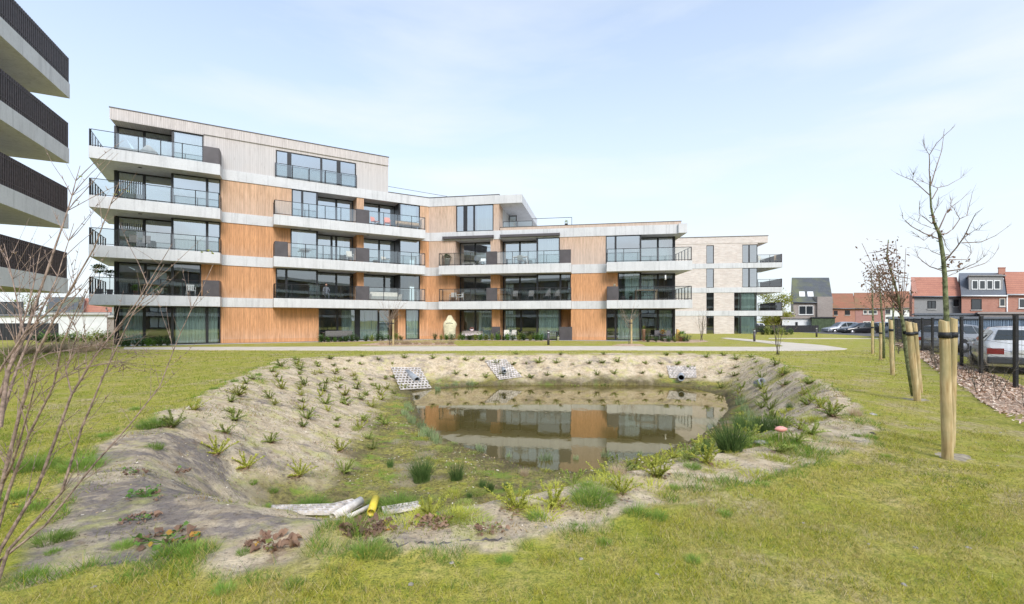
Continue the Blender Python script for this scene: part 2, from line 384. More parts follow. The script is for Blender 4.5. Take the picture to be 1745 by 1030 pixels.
dF = pdist(FAB, GX, GY); dC = pdist(CREST, GX, GY); dT = pdist(TOE, GX, GY); dW = pdist(WAT, GX, GY)
GZ = height(GX, GY, dC, dT, dW)
GZ = GZ+np.where((dF < 0) & (dF > -.12) & (GY < 24), .015, 0)
V = np.stack([GX, GY, GZ], -1).reshape(-1, 3)
ny, nx = sh; I = np.arange(ny*nx).reshape(ny, nx)
Q = np.stack([I[:-1, :-1], I[:-1, 1:], I[1:, 1:], I[1:, :-1]], -1).reshape(-1, 4)
# ground colour zones, wobbling as the sown edge does
wob = (fbm(GX, GY, 1.4, 4, 11)-.5)*.5+(fbm(GX, GY, 7, 2, 15)-.5)*.16
fabm = np.clip(.5+(dF+wob*1.0)/.10, 0, 1)
# grass has already crept over the cloth in places on the near and right banks
creep = fbm(GX, GY, .9, 4, 21); creepmask = np.clip((creep-.54)*9, 0, 1)*np.clip((dF < .9)*1.0, 0, 1)*((GX > -1.5) | (GY > 10))
fabm = fabm*(1-.75*creepmask)
bedm = np.clip(.5+(dT+wob*1.6+.35)/.5, 0, 1)
# near right bank is largely overgrown between the cloth strips
over = np.clip((fbm(GX, GY, .75, 4, 31)-.47)*8, 0, 1)*np.clip((GX+.8)/1.2, 0, 1)*np.clip((12-GY)/2, 0, 1)*(dC > .15)
bedm = np.maximum(bedm, over*.85)
mud = np.clip(1-np.abs(dW)/.5, 0, 1)
zone = np.stack([fabm, bedm, mud, np.zeros_like(mud)], -1)
zone = zone.reshape(-1, 4)
def ground_mat():
    a = NT('ground_cover'); a.set(.95, 0, .12)
    at_ = a.n('ShaderNodeAttribute', attribute_name='zone'); sp = a.n('ShaderNodeSeparateXYZ'); a.l(at_.outputs[1], sp.inputs[0])
    co = a.coord('Object'); P = lambda *x: tuple(x)+(1,)
    big = a.noise(.28, co, 5, .6); mid = a.noise(1.6, co, 6, .68); fine = a.noise(15, co, 5, .7); vf = a.noise(70, co, 3, .7)
    # lawn: olive moss and grass over bleached thatch
    lawn = a.ramp(mid, [(.30, P(.28, .31, .03)), (.42, P(.42, .39, .055)), (.56, P(.52, .43, .12)), (.72, P(.60, .46, .23))])
    lawn = a.mix(a.ramp(fine, [(.34, .8), (.55, 0.0)]), lawn, P(.12, .17, .03))
    lawn = a.mix(a.ramp(vf, [(.36, .75), (.5, 0.0)]), lawn, P(.09, .10, .03))
    lawn = a.mix(a.ramp(big, [(.42, 0.0), (.6, .5)]), lawn, P(.29, .31, .045))
    lawn = a.mix(a.ramp(vf, [(.58, 0.0), (.72, .6)]), lawn, P(.50, .47, .16))
    lawn = a.mix(a.ramp(a.noise(.75, co, 6, .7), [(.52, 0.0), (.66, .75)]), lawn, a.mix(a.ramp(fine, [(.4, 0.0), (.6, 1.0)]), P(.30, .22, .12), P(.58, .46, .30)))
    # planted bank: dark woven cloth under sand, algae and dust
    st = a.coord('Object', (.9, 1.35, 1.1), (0, 0, R(-8)))
    s1 = a.noise(.85, st, 7, .66, .6); s2 = a.noise(5, st, 6, .7, .5); s3 = a.noise(.45, co, 5)
    sx_ = a.n('ShaderNodeSeparateXYZ'); a.l(co, sx_.inputs[0])
    right = a.n('ShaderNodeMapRange'); right.inputs[1].default_value = -2.9; right.inputs[2].default_value = .4; a.l(a.math('ADD', sx_.outputs[0], a.math('MULTIPLY', sx_.outputs[1], .12)), right.inputs[0])
    far_ = a.n('ShaderNodeMapRange'); far_.inputs[1].default_value = 5.5; far_.inputs[2].default_value = 8.5; a.l(sx_.outputs[1], far_.inputs[0])
    cov = a.math('ADD', a.math('SUBTRACT', s1, .045), a.math('MULTIPLY', a.math('MAXIMUM', right.outputs[0], far_.outputs[0]), .17)); cov = a.math('ADD', cov, a.math('MULTIPLY', a.math('SUBTRACT', s2, .5), .6))
    cloth = a.ramp(fine, [(.3, P(.18, .15, .13)), (.7, P(.32, .27, .235))])
    sand = a.ramp(a.noise(3, co, 6, .7), [(.3, P(.46, .34, .21)), (.5, P(.67, .54, .37)), (.75, P(.80, .68, .49))])
    sand = a.mix(a.ramp(vf, [(.35, .35), (.5, 0.0)]), sand, P(.28, .21, .14))
    bank = a.mix(a.ramp(cov, [(.43, 0.0), (.50, .5), (.62, 1.0)]), cloth, sand)
    bank = a.mix(a.ramp(a.noise(9, co, 6, .75), [(.50, 0.0), (.62, .55)]), bank, P(.30, .24, .17))
    bank = a.mix(a.ramp(a.noise(24, co, 4, .7), [(.56, 0.0), (.66, .8)]), bank, P(.13, .10, .07))
    alg = a.noise(1.9, co, 6, .7)
    bank = a.mix(a.ramp(alg, [(.52, 0.0), (.68, .65)]), bank, P(.52, .50, .15))
    bank = a.mix(a.ramp(a.noise(2.6, co, 5, .7), [(.60, 0.0), (.68, .8)]), bank, P(.24, .17, .11))
    # pond bed: wet moss, leaf litter, mud
    bed = a.ramp(a.noise(1.3, co, 7, .72), [(.32, P(.13, .10, .055)), (.45, P(.25, .21, .09)), (.55, P(.34, .31, .08)), (.66, P(.44, .36, .08)), (.8, P(.46, .26, .09))])
    bed = a.mix(a.ramp(fine, [(.36, .85), (.55, 0.0)]), bed, P(.09, .08, .035))
    bed = a.mix(a.ramp(a.noise(2.2, co, 4), [(.56, 0.0), (.66, .7)]), bed, P(.20, .30, .04))
    bed = a.mix(a.ramp(a.noise(.8, co, 4), [(.58, 0.0), (.68, .7)]), bed, P(.38, .31, .22))
    mudc = a.ramp(fine, [(.3, P(.055, .042, .028)), (.7, P(.13, .10, .065))])
    bed = a.mix(a.math('MULTIPLY', sp.outputs[2], .8), bed, mudc)
    c = a.mix(sp.outputs[0], lawn, bank); c = a.mix(sp.outputs[1], c, bed)
    a.color(c); a.bump(a.math('ADD', a.math('MULTIPLY', fine, .7), a.math('MULTIPLY', vf, .3)), .9, .05); return a.m
M_ground = ground_mat()
qc = lambda arr: arr.reshape(-1)[Q].mean(1)
fq = qc(dF+wob); tq = qc(dT+wob*1.6); 
cls = np.where(tq > 0, 2, np.where(fq > 0, 1, 0))
for k, nm in ((0, 'lawn'), (1, 'pond_bank'), (2, 'pond_bed')):
    q = Q[cls == k]; used, inv = np.unique(q, return_inverse=True)
    o = np_mesh(nm, V[used], inv.reshape(q.shape), M_ground); tag(o, kind='structure')
    at_ = o.data.color_attributes.new('zone', 'FLOAT_COLOR', 'POINT'); at_.data.foreach_set('color', zone[used].astype(np.float32).ravel())
# water
def water_mat():
    a = NT('pond_water'); t = a.t; t.nodes.remove(a.b)
    d = a.n('ShaderNodeBsdfDiffuse'); d.inputs[0].default_value = (.115, .092, .03, 1)
    tr = a.n('ShaderNodeBsdfTransparent'); tr.inputs[0].default_value = (.42, .34, .17, 1)
    m1 = a.n('ShaderNodeMixShader'); m1.inputs[0].default_value = .85; a.l(tr.outputs[0], m1.inputs[1]); a.l(d.outputs[0], m1.inputs[2])
    g = a.n('ShaderNodeBsdfGlossy'); g.inputs['Roughness'].default_value = .025; g.inputs[0].default_value = (.97, .93, .80, 1)
    fr = a.n('ShaderNodeFresnel'); fr.inputs[0].default_value = 1.33
    mr = a.n('ShaderNodeMapRange'); mr.inputs[1].default_value = .02; mr.inputs[2].default_value = .55; mr.inputs[3].default_value = .03; mr.inputs[4].default_value = .72
    a.l(fr.outputs[0], mr.inputs[0]); m2 = a.n('ShaderNodeMixShader'); a.l(mr.outputs[0], m2.inputs[0]); a.l(m1.outputs[0], m2.inputs[1]); a.l(g.outputs[0], m2.inputs[2])
    b = a.n('ShaderNodeBump'); b.inputs['Strength'].default_value = .05; b.inputs['Distance'].default_value = .03
    a.l(a.noise(3.5, a.coord('Object', (1, .5, 1)), 3), b.inputs['Height']); a.l(b.outputs[0], g.inputs['Normal']); a.l(b.outputs[0], fr.inputs['Normal'])
    a.l(m2.outputs[0], a.o.inputs[0]); return a.m
M_water = water_mat()
wp = [(x, y) for x, y in WAT]; cxw, cyw = np.mean(wp, 0)
me_b = MB(); me_b.poly([(cxw+(x-cxw)*1.10, cyw+(y-cyw)*1.08, ZW) for x, y in wp]); tag(me_b.build('pond_water', M_water), kind='structure')
# footpath
M_path = NT('pale_path'); M_path.set(.9, 0, .2)
_n = M_path.noise(1.2, det=6, rough=.65); _f = M_path.noise(60, det=2)
M_path.color(M_path.mix(M_path.ramp(_f, [(.35, .3), (.5, 0.0)]), M_path.ramp(_n, [(.3, (.54, .47, .38, 1)), (.7, (.70, .62, .51, 1))]), (.3, .28, .25, 1))); M_path = M_path.m
def sheet(name, pix, mat, z=.012, th=.05, kind='structure'):
    m = MB(); m.prism([gnd(x, y, z)[:2] for x, y in pix], z-th, z); return tag(m.build(name, mat), kind=kind)
sheet('footpath', [(210,596),(350,597.3),(540,598.2),(720,598.6),(1000,597.6),(1240,598.6),(1330,599),(1400,598.4),(1440,596.8),(1444,595.2),(1400,589),(1350,585),(1310,582),(1270,578.5),(1240,576.6),(1228,577),(1240,579),(1270,582),(1300,585),(1328,588.4),(1335,591),(1325,592.3),(1240,592),(1000,590.8),(720,591.2),(540,591.8),(350,592.3),(212,592.6)], M_path, .02)
sheet('footpath', [(1310,578.4),(1500,578.4),(1500,577.3),(1310,577.3)], M_path, .02)
# asphalt yard behind the fence
M_asph = simple('asphalt', (.15, .145, .145, 1), .95, 0, .25, 2.2, .2, .2)
FX = lambda y: 12.3+.705*(y-11.5)
m = MB(); m.prism([(FX(5)+1.7, 5), (60, 5), (80, 74), (FX(46)+6, 74), (FX(46)+1.0, 46)], -.04, .016); tag(m.build('parking_yard', M_asph), kind='structure')
# mulch of wood chips: along the fence, under the young trees, along the facade
M_mulch = simple('mulch', (.55, .39, .28, 1), .95, 0, .35, 14, .1, .6)
mulch_polys = []
def mulch(px, z=.02, zz=0.0):
    p = [gnd(x, y, 0)[:2] for x, y in px]; mulch_polys.append(np.array(p)); m = MB(); m.prism(p, -.05, z); return tag(m.build('mulch_bed', M_mulch), kind='structure')
fl = [(1745,724),(1700,702),(1672,684),(1640,660),(1605,636),(1580,617),(1560,603),(1540,594),(1520,587)]
pl = [gnd(x, y)[:2] for x, y in fl]; p = [(FX(4)-1.9, 4.0)]+pl+[(FX(y)+.25, y) for y in (34, 24, 16, 10, 4)]
mulch_polys.append(np.array(p)); m = MB(); m.prism(p, -.05, .014); tag(m.build('mulch_bed', M_mulch), kind='structure')
mulch([(608,589.8),(650,590.6),(780,590.2),(770,586.5),(700,585.6),(640,586)])
mulch([(1042,590.4),(1075,591.2),(1100,590.4),(1090,587.6),(1060,587.6)])
mulch([(1085,582.5),(1120,584.6),(1180,585.2),(1207,583.8),(1200,581),(1150,579.6),(1095,580)])
# ================================================================ main apartment building
class Wing:
    def __init__(s, O, u):
        l = math.hypot(*u); s.O = O; s.u = (u[0]/l, u[1]/l); s.n = (s.u[1], -s.u[0])
    def S(s, px, n=0.0):
        r = (px-CX)/F; ox = s.O[0]+n*s.n[0]; oy = s.O[1]+n*s.n[1]
        return -(ox-r*oy)/(s.u[0]-r*s.u[1])
    def P(s, a, n, z=0.0): return (s.O[0]+a*s.u[0]+n*s.n[0], s.O[1]+a*s.u[1]+n*s.n[1], z)
    def box(s, m, a0, a1, n0, n1, z0, z1):
        if a1 < a0: a0, a1 = a1, a0
        if n1 < n0: n0, n1 = n1, n0
        q = [s.P(a0, n1), s.P(a1, n1), s.P(a1, n0), s.P(a0, n0)]
        m.hexa([(x, y, z0) for x, y, _ in q]+[(x, y, z1) for x, y, _ in q])
W1 = Wing((-26.4, 30.8), (15.8, 9.4))
_sb = 1.0
# the bend: where both facade lines meet (photo x = 731)
_s = W1.S(731); B = W1.P(_s, 0)
W2 = Wing((B[0], B[1]), (math.cos(R(-10)), math.sin(R(-10))))
SB = _s
LV = [2.66, 5.76, 8.87, 11.96]          # undersides of the four slabs
TH = .75
ROOT = (-10.0, 45.0, 0.0)
bld = empty('apartment_building', ROOT, 'bent timber-clad apartment block with concrete floor bands and glazed balconies behind the pond', 'apartment building')
def part(m, name, mat, parent=None, **k):
    if not m.v: return None
    return m.build(name, mat, parent or bld, off=ROOT, **k)
def window(w, a0, a1, n, z0, z1, mull=(), curt=None, parent=None, off=None, thick=.07, curtain_mat_=None, gm=None, side=None):
    """frame > pane, curtain; a0..a1 along the wing, glass plane at n"""
    off = off or ROOT; parent = parent or bld
    f = MB(); t = thick
    for z, zz in ((z0, z0+t), (z1-t, z1)): w.box(f, a0, a1, n-.06, n+.03, z, zz)
    w.box(f, a0, a0+t, n-.06, n+.03, z0+t, z1-t); w.box(f, a1-t, a1, n-.06, n+.03, z0+t, z1-t)
    for mm in mull:
        mw = .16 if not isinstance(mm, tuple) else mm[1]; mm = mm if not isinstance(mm, tuple) else mm[0]
        if a0+.25 < mm < a1-.25: w.box(f, mm-mw/2, mm+mw/2, n-.058, n+.028, z0+t, z1-t)
    fo = f.build('window', M_frame, parent, off=off)
    p = MB(); p.poly([w.P(a0+t, n-.015, z0+t), w.P(a1-t, n-.015, z0+t), w.P(a1-t, n-.015, z1-t), w.P(a0+t, n-.015, z1-t)])
    p.build('pane', gm or (M_glassU if z0 > 6 else M_glass), fo, off=off)
    for c0, c1 in (curt or ()):
        c = MB(); k = max(8, int(abs(c1-c0)/.055)); prev = None
        for i in range(k+1):
            a = c0+(c1-c0)*i/k; nn = n-.16+.045*math.sin(i*1.9)+.02*math.sin(i*.7)
            cur = (w.P(a, nn, z0+.04), w.P(a, nn, z1-.05))
            if prev: c.poly([prev[0], cur[0], cur[1], prev[1]], True)
            prev = cur
        c.build('curtain', curtain_mat_ or M_curtain, fo, off=off)
    return fo
def glass_box_return(w, m, a, n0, n1, z0, z1): w.box(m, a-.05, a+.05, n0, n1, z0, z1)
REC = -1.35
WD = {1: (M_wood1, M_wood1g), 2: (M_wood2, M_wood2g)}
# facade description: per floor and wing, boundaries in photo pixels on the facade plane
# kinds: d wood, g glass flush with the facade, r recessed loggia glass, m list = mullions
fac = {
 (0, 1): [('r', 200, 293, [246], [(.04, .46)]), ('g', 293, 376, [353], [(.02, .98)]), ('d', 376, 543), ('r', 543, 678, [575, (609, .45), 645], [(.3, .95)]), ('d', 678, 691), ('g', 691, 715, [], [(.0, 1)]), ('d', 715, 731)],
 (0, 2): [('d', 731, 776), ('r', 776, 838, [810], [(.5, .95)]), ('d', 838, 852), ('r', 852, 915, [888], [(.0, .38)]), ('g', 915, 954, [], [(0, 1)]), ('R', 954, 973), ('d', 973, 1033), ('g', 1033, 1092, [1049], [(.3, 1)]), ('r', 1092, 1152.5, [1121], [(.55, 1)])],
 (1, 1): [('r', 200, 293, [248], None), ('g', 293, 343, [], None), ('d', 343, 470), ('g', 470, 541, [488], None), ('r', 541, 608, [573], None), ('d', 608, 620), ('r', 620, 681, [655], None), ('g', 681, 716, [], None), ('d', 716, 731)],
 (1, 2): [('d', 731, 776), ('r', 776, 836, [810], None), ('d', 836, 852), ('r', 852, 915, [886], None), ('g', 915, 973, [955], None), ('d', 973, 1053), ('g', 1053, 1092, [], [(.25, 1)]), ('r', 1092, 1152.5, [1121], [(.0, .45)])],
 (2, 1): [('r', 200, 293, [246], [(.05, .7)]), ('g', 293, 376, [353], [(.0, .7)]), ('d', 376, 495), ('g', 495, 541, [], [(.2, .5)]), ('r', 541, 608, [565, 573], [(.55, .8)]), ('d', 608, 620), ('r', 620, 681, [646], None), ('g', 681, 716, [], None), ('d', 716, 731)],
 (2, 2): [('d', 731, 776), ('r', 776, 836, [810], None), ('d', 836, 852), ('r', 852, 915, [886], [(.7, .9)]), ('g', 915, 954, [], [(0, 1)]), ('d', 954, 1032), ('g', 1032, 1092, [1049], None), ('r', 1092, 1152.5, [1121], [(.55, .9)])],
 (3, 1): [('r', 200, 293, [246], [(.05, .3)]), ('g', 293, 376, [353], None), ('d', 376, 497), ('g', 497, 541, [515], None), ('r', 541, 608, [573], None), ('d', 608, 620), ('r', 620, 681, [646], None), ('g', 681, 716, [], [(.1, .9)]), ('d', 716, 731)],
 (3, 2): [('d', 731, 777), ('g', 777, 841, [(793, .35), 808], [(.52, 1)]), ('d', 841, 850.5)],
 (4, 1): [('r', 200, 294, [246], [(.3, .9)]), ('g', 294, 347, [], [(.0, 1)]), ('D', 347, 470), ('f', 470, 607, [(493, .30), 547.5, (577, .30)], None), ('D', 607, 661.5)],
}
FZ = [(.03, 2.66), (3.41, 5.76), (6.51, 8.87), (9.62, 11.96), (12.71, 15.0)]
inner = MB()
for (fl_, wi), segs in fac.items():
    w = W1 if wi == 1 else W2; z0, z1 = FZ[fl_]; z0 += .003; z1 -= .003
    mo, mg = WD[wi]
    wm = mo if fl_ <= 1 or (fl_ == 2 and wi == 1) else mg
    if fl_ == 3 and wi == 1: wm = M_wood1h
    if fl_ == 4: wm = M_wood1g
    wall = MB(); retd = MB()
    for i, sg in enumerate(segs):
        k = sg[0]; a0 = w.S(sg[1], 0); a1 = w.S(sg[2], 0)
        if i == 0 and k == 'r' and wi == 1: a0 = w.S(sg[1], REC)
        if wi == 1 and i == len(segs)-1 and fl_ < 4: a1 = SB
        if wi == 2 and i == 0: a0 = 0
        if k in 'dDR':
            nn = 0 if k != 'R' else -1.2
            w.box(wall, a0, a1, REC-.25, nn, z0, z1); part(wall, 'timber_wall', wm); wall = MB()
            if fl_ == 4 and k == 'D' and sg[1] == 347: pass
            continue
        lo = a0+.02; hi = a1-.02
        if k == 'r':
            n = REC
            mus = [(w.S(x, n) if not isinstance(x, tuple) else (w.S(x[0], n), x[1])) for x in sg[3]]
        else:
            n = -.06 if k == 'g' else -.05
            mus = [(w.S(x, n) if not isinstance(x, tuple) else (w.S(x[0], n), x[1])) for x in sg[3]]
        cur = [(lo+(hi-lo)*c0+.1, lo+(hi-lo)*c1-.1) for c0, c1 in (sg[4] or [])]
        zz0, zz1 = z0, z1
        if k == 'f': zz1 = 14.78
        if k == 'g' and fl_ == 4: zz1 = 14.93
        if k == 'r': zz1 = z1-.02
        window(w, lo, hi, n, zz0, zz1, mus, cur)
        if k == 'f': w.box(wall, a0, a1, REC-.25, 0, zz1+.002, z1)
        if k == 'g':   # corner returns of the projecting glazed box toward a recess
            for j, a in ((i-1, a0), (i+1, a1)):
                if 0 <= j < len(segs) and segs[j][0] in 'rR': w.box(retd, a-.05 if j < i else a-.08, a+.08 if j < i else a+.05, REC, -.062, z0, z1)
        if i == 0 and k == 'r': w.box(retd, a0-.16, a0+.02, REC-.1, REC+.10, z0, z1)
        if i == len(segs)-1 and k == 'r': w.box(retd, a1-.05, a1+.12, -6, REC+.08, z0, z1)
    part(wall, 'timber_wall', wm); part(retd, 'corner_post', M_frame)
# gable ends, back walls and party walls inside (dim rooms)
for fl_, (z0, z1) in enumerate(FZ):
    m = MB(); aL = W1.S(200, REC); z0 += .004; z1 -= .004
    end1 = W1.S(661.5) if fl_ == 4 else SB+.8
    W1.box(m, aL-.14, aL+.1, -13.5, REC-.12, z0, z1)
    W1.box(m, aL+.1, end1, -13.7, -13.5, z0, z1)
    if fl_ == 4: W1.box(m, end1-.2, end1, -13.5, REC-.26, z0, z1)
    if fl_ < 3:
        e2 = W2.S(1152.5); W2.box(m, e2-.1, e2+.11, -13.5, -6.1, z0, z1); W2.box(m, -6.5, e2-.1, -13.7, -13.5, z0, z1)
    if fl_ == 3:
        e2 = W2.S(850.5); W2.box(m, e2-.2, e2, -9, REC-.26, z0, z1); W2.box(m, -6.5, e2, -9.2, -9, z0, z1)
    part(m, 'rear_wall', M_conc2)
    m = MB()
    pts1 = [W1.S(x) for x in (293, 420, 541, 614, 700)] if fl_ < 4 else [W1.S(x) for x in (294, 400, 540)]
    for a in pts1: W1.box(m, a+.3, a+.45, -12.8, REC-.3, z0, z1)
    W1.box(m, aL+.3, end1-.6, -6.2, -6.0, z0, z1)
    if fl_ < 3:
        for x in (760, 845, 960, 1010, 1120): a = W2.S(x); W2.box(m, a, a+.15, -12.8, REC-.3, z0, z1)
        W2.box(m, 1.2, W2.S(1150)-.2, -6.2, -6.0, z0, z1)
    part(m, 'interior_wall', M_inner)
# slabs
def slab_poly(aL, aR, z0, z1, name='floor_slab', nf=.06):
    e = nf*math.tan((WOOD1_ANG-WOOD2_ANG)/2)
    pts = [W1.P(aL, nf), W1.P(SB-(-e), nf), W2.P(aR, nf), W2.P(aR, -13.8), W2.P(-4, -13.8), W1.P(aL, -13.8)]
    m = MB(); m.prism([p[:2] for p in pts], z0, z1); return part(m, name, M_conc)
aLs = W1.S(187)+.3
balc = {1: [(151, 375, 0), (466.5, 725, 0)], 2: [(747.5, 973.3, 0), (1034, 1180, 0)]}
NB = 1.15
for lv, z in enumerate(LV):
    if lv < 3:
        slab_poly(aLs, W2.S(1153)+.1, z, z+TH)
    else:
        slab_poly(aLs, W2.S(850.4), z, z+TH)
    for wi, lst in balc.items():
        w = W1 if wi == 1 else W2
        for (p0, p1, _) in lst:
            if wi == 2 and lv >= 2: continue
            if lv == 3 and p0 == 466.5: continue
            a0 = w.S(p0, NB); a1 = w.S(p1, NB); m = MB()
            if p0 == 151:
                q = [w.P(a0, NB), w.P(a1, NB), w.P(a1+.12, .062), w.P(aLs-.002, .062), w.P(aLs-.002, -5), w.P(a0-.1, -5)]
                m.prism([x[:2] for x in q], z+.002, z+TH+.002)
            elif p1 == 1180:
                q = [w.P(a0, NB), w.P(a1, NB), w.P(a1-.6, -4), w.P(W2.S(1153)+.102, -4), w.P(W2.S(1153)+.102, .062), w.P(a0, .062)]
                m.prism([x[:2] for x in q], z+.002, z+TH+.002)
            else: w.box(m, a0, a1, .062, NB, z+.002, z+TH+.002)
            # the visible vertical joints between precast pieces are thin shadow gaps
            part(m, 'balcony_slab', M_conc)
            # soffit lamps
            if lv < 4:
                lm = MB()
                for t in (.22, .6) if a1-a0 > 8 else (.35,):
                    c = w.P(a0+(a1-a0)*t, .35, z-.02); lm.lathe([(.11, 0), (.11, .022)], (c[0], c[1], z-.022), 12)
                part(lm, 'soffit_lamp', M_metal)
# joints on fascias
jm = MB()
for lv, z in enumerate(LV):
    for w, px, n in ((W1, 199, NB), (W1, 600+lv*2, NB), (W2, 857, NB), (W1, 420, .06), (W2, 735, .06), (W2, 1000, .06)):
        if lv == 3 and w is W2: continue
        if lv == 2 and w is W2 and n > 1: continue
        if lv == 3 and px > 590 and n > 1: continue
        a = w.S(px, n); w.box(jm, a-.008, a+.008, n+.0005, n+.003, z+.02, z+TH-.02)
part(jm, 'fascia_joint', M_conc2)
# awning cassettes on the third-storey fascia of the wing
for p0, p1 in ((754, 841), (852, 954)):
    m = MB(); a0, a1 = W2.S(p0, .25), W2.S(p1, .25); W2.box(m, a0, a1, .065, .30, 8.97, 9.20); W2.box(m, a0, a0+.05, .30, .33, 8.95, 9.22); W2.box(m, a1-.05, a1, .30, .33, 8.95, 9.22)
    part(m, 'awning_cassette', M_panel, bevel=.02)
# lower flat roof with its overhanging concrete corner
m = MB(); e2 = W2.S(1153)+.1; tip = W2.S(1171.5, .3)
m.prism([x[:2] for x in [W2.P(e2+.002, .3), W2.P(tip, .3), W2.P(tip-.5, -5), W2.P(e2+.002, -5)]], LV[2]+.004, LV[2]+TH+.004); part(m, 'roof_overhang', M_conc)
m = MB(); a0 = W2.S(852.5, .03); a1 = W2.S(1161, .03); W2.box(m, a0, a1, -.35, .03, 9.623, 9.86); part(m, 'parapet', M_wood2g)
m = MB(); W2.box(m, a0-.02, a1+.03, -.38, .055, 9.862, 9.90); part(m, 'parapet_cap', M_cap)
# upper flat roof: parapet line and the big cantilevered canopy at its end
m = MB(); W1.box(m, W1.S(662), SB, -.3, .03, 12.712, 12.80); W2.box(m, 0, W2.S(851), -.3, .03, 12.712, 12.80); part(m, 'parapet_cap', M_cap)
m = MB(); t0 = W2.S(850.4)+.002; t1 = W2.S(889.6, .06)
m.prism([x[:2] for x in [W2.P(t0, .06), W2.P(t1, .06), W2.P(t1+.1, -10), W2.P(t0, -10)]], LV[3]+.002, LV[3]+TH-.03); part(m, 'roof_canopy', M_conc)
# set-back wall and glazing under the canopy
a0 = W2.S(850.5)+.02; a1 = W2.S(860)+1.2
window(W2, W2.S(850.5)+.05, W2.S(866), -4.5, 9.63, 11.9, [])
# top storey roof
m = MB(); R0 = W1.S(187); R1 = W1.S(661.8)
m.prism([x[:2] for x in [W1.P(R0, .08), W1.P(R1, .08), W1.P(R1, -13.6), W1.P(R0+.9, -13.6)]], 15.0, 15.70); part(m, 'roof', M_wood1g)
m = MB(); m.prism([x[:2] for x in [W1.P(R0-.03, .11), W1.P(R1+.04, .11), W1.P(R1+.04, -13.65), W1.P(R0+.87, -13.65)]], 15.702, 15.76); part(m, 'roof_edge_trim', M_cap)
# soffit of the loggia at the top is wood coloured too; fascia drops slightly on the left
m = MB(); m.prism([x[:2] for x in [W1.P(R0, .075), W1.P(W1.S(347), .075), W1.P(W1.S(347), -.1), W1.P(R0+.15, -.1)]], 14.94, 14.998); part(m, 'fascia_drop', M_wood1g)
# ---------------------------------------------------------------- railings
def railing(w, pts, z, panels=(), step=1.25, glass=True, h=1.07, parent=None, off=None, post=.02, name='railing'):
    """pts: plan points (a, n) along the edge. panels: index ranges that are solid dark boards"""
    off = off or ROOT; parent = parent or bld
    fr = MB(); gl = MB()
    for i in range(len(pts)-1):
        (a0, n0), (a1, n1) = pts[i], pts[i+1]; ln = math.hypot(a1-a0, n1-n0)
        p0 = Vector(w.P(a0, n0, z)); p1 = Vector(w.P(a1, n1, z)); 
        if i in panels:
            d = (p1-p0).normalized(); nn = Vector((d.y, -d.x, 0))*.03; b = MB()
            q = [p0-nn, p1-nn, p1+nn, p0+nn]; b.hexa([(x.x, x.y, z+.02) for x in q]+[(x.x, x.y, z+h+.06) for x in q])
            b.build('privacy_panel', M_panel, parent, off=off); continue
        fr.tube([p0+Vector((0, 0, h)), p1+Vector((0, 0, h))], .022, 6); fr.tube([p0+Vector((0, 0, .08)), p1+Vector((0, 0, .08))], .02, 6)
        k = max(1, round(ln/(step if glass else .8)))
        for j in range(k+1):
            q = p0+(p1-p0)*j/k; r = post if glass else .028
            fr.box(q.x-r, q.x+r, q.y-r, q.y+r, z-.02, z+h)
        if glass:
            gl.poly([p0+Vector((0, 0, .1)), p1+Vector((0, 0, .1)), p1+Vector((0, 0, h-.02)), p0+Vector((0, 0, h-.02))])
    f = fr.build(name, M_metal, parent, off=off)
    if gl.v: gl.build('glass_panel', M_rail, f, off=off)
    return f
NR = NB-.07
for lv, z in enumerate(LV):
    z = z+TH+.004
    a0 = W1.S(153, NR); a1 = W1.S(373, NR)
    railing(W1, [(a0-.05, -3.4), (a0, NR)], z, glass=False)
    if lv in (0, 3):
        am = W1.S(346, NR); railing(W1, [(a0+.05, NR), (am, NR), (a1, NR), (a1+.1, .08)], z, panels=(1, 2))
    else: railing(W1, [(a0+.05, NR), (a1, NR), (a1+.1, .08)], z)
    if lv < 3:
        b0, b1 = W1.S(468, NR), W1.S(724, NR); c0, c1 = W1.S(607, NR), W1.S(629, NR)
        if lv == 1: railing(W1, [(b0, .08), (b0, NR), (W1.S(490, NR), NR), (c0, NR), (c1, NR), (b1, NR)], z, panels=(1, 3))
        else: railing(W1, [(b0, .08), (b0, NR), (c0, NR), (c1, NR), (b1, NR)], z, panels=(2,))
        railing(W1, [(b1, NR), (b1, .1)], z, glass=False)
    if lv < 2:
        b0, b1 = W2.S(748.5, NR), W2.S(973, NR); c0, c1 = W2.S(829, NR), W2.S(847, NR); d0 = W2.S(954, NR)
        if lv == 1: railing(W2, [(b0, NR), (c0, NR), (c1, NR), (d0, NR), (b1, NR)], z, panels=(1, 3))
        else: railing(W2, [(b0, NR), (c0, NR), (c1, NR), (b1, NR)], z, panels=(1,))
        railing(W2, [(b0, NR), (b0, .1)], z, glass=False)
        e0, e1 = W2.S(1035, NR), W2.S(1178, NR)
        if lv == 1: railing(W2, [(e0, NR), (e1, NR)], z)
        else: railing(W2, [(e0, .08), (e0, NR), (W2.S(1054, NR), NR), (e1, NR)], z, panels=(0, 1))
        railing(W2, [(e1, NR), (e1-.5, -3.0)], z, glass=False)
        railing(W2, [(e1-.5, -3.0), (e1-1.2, -3.0)], z, glass=False)
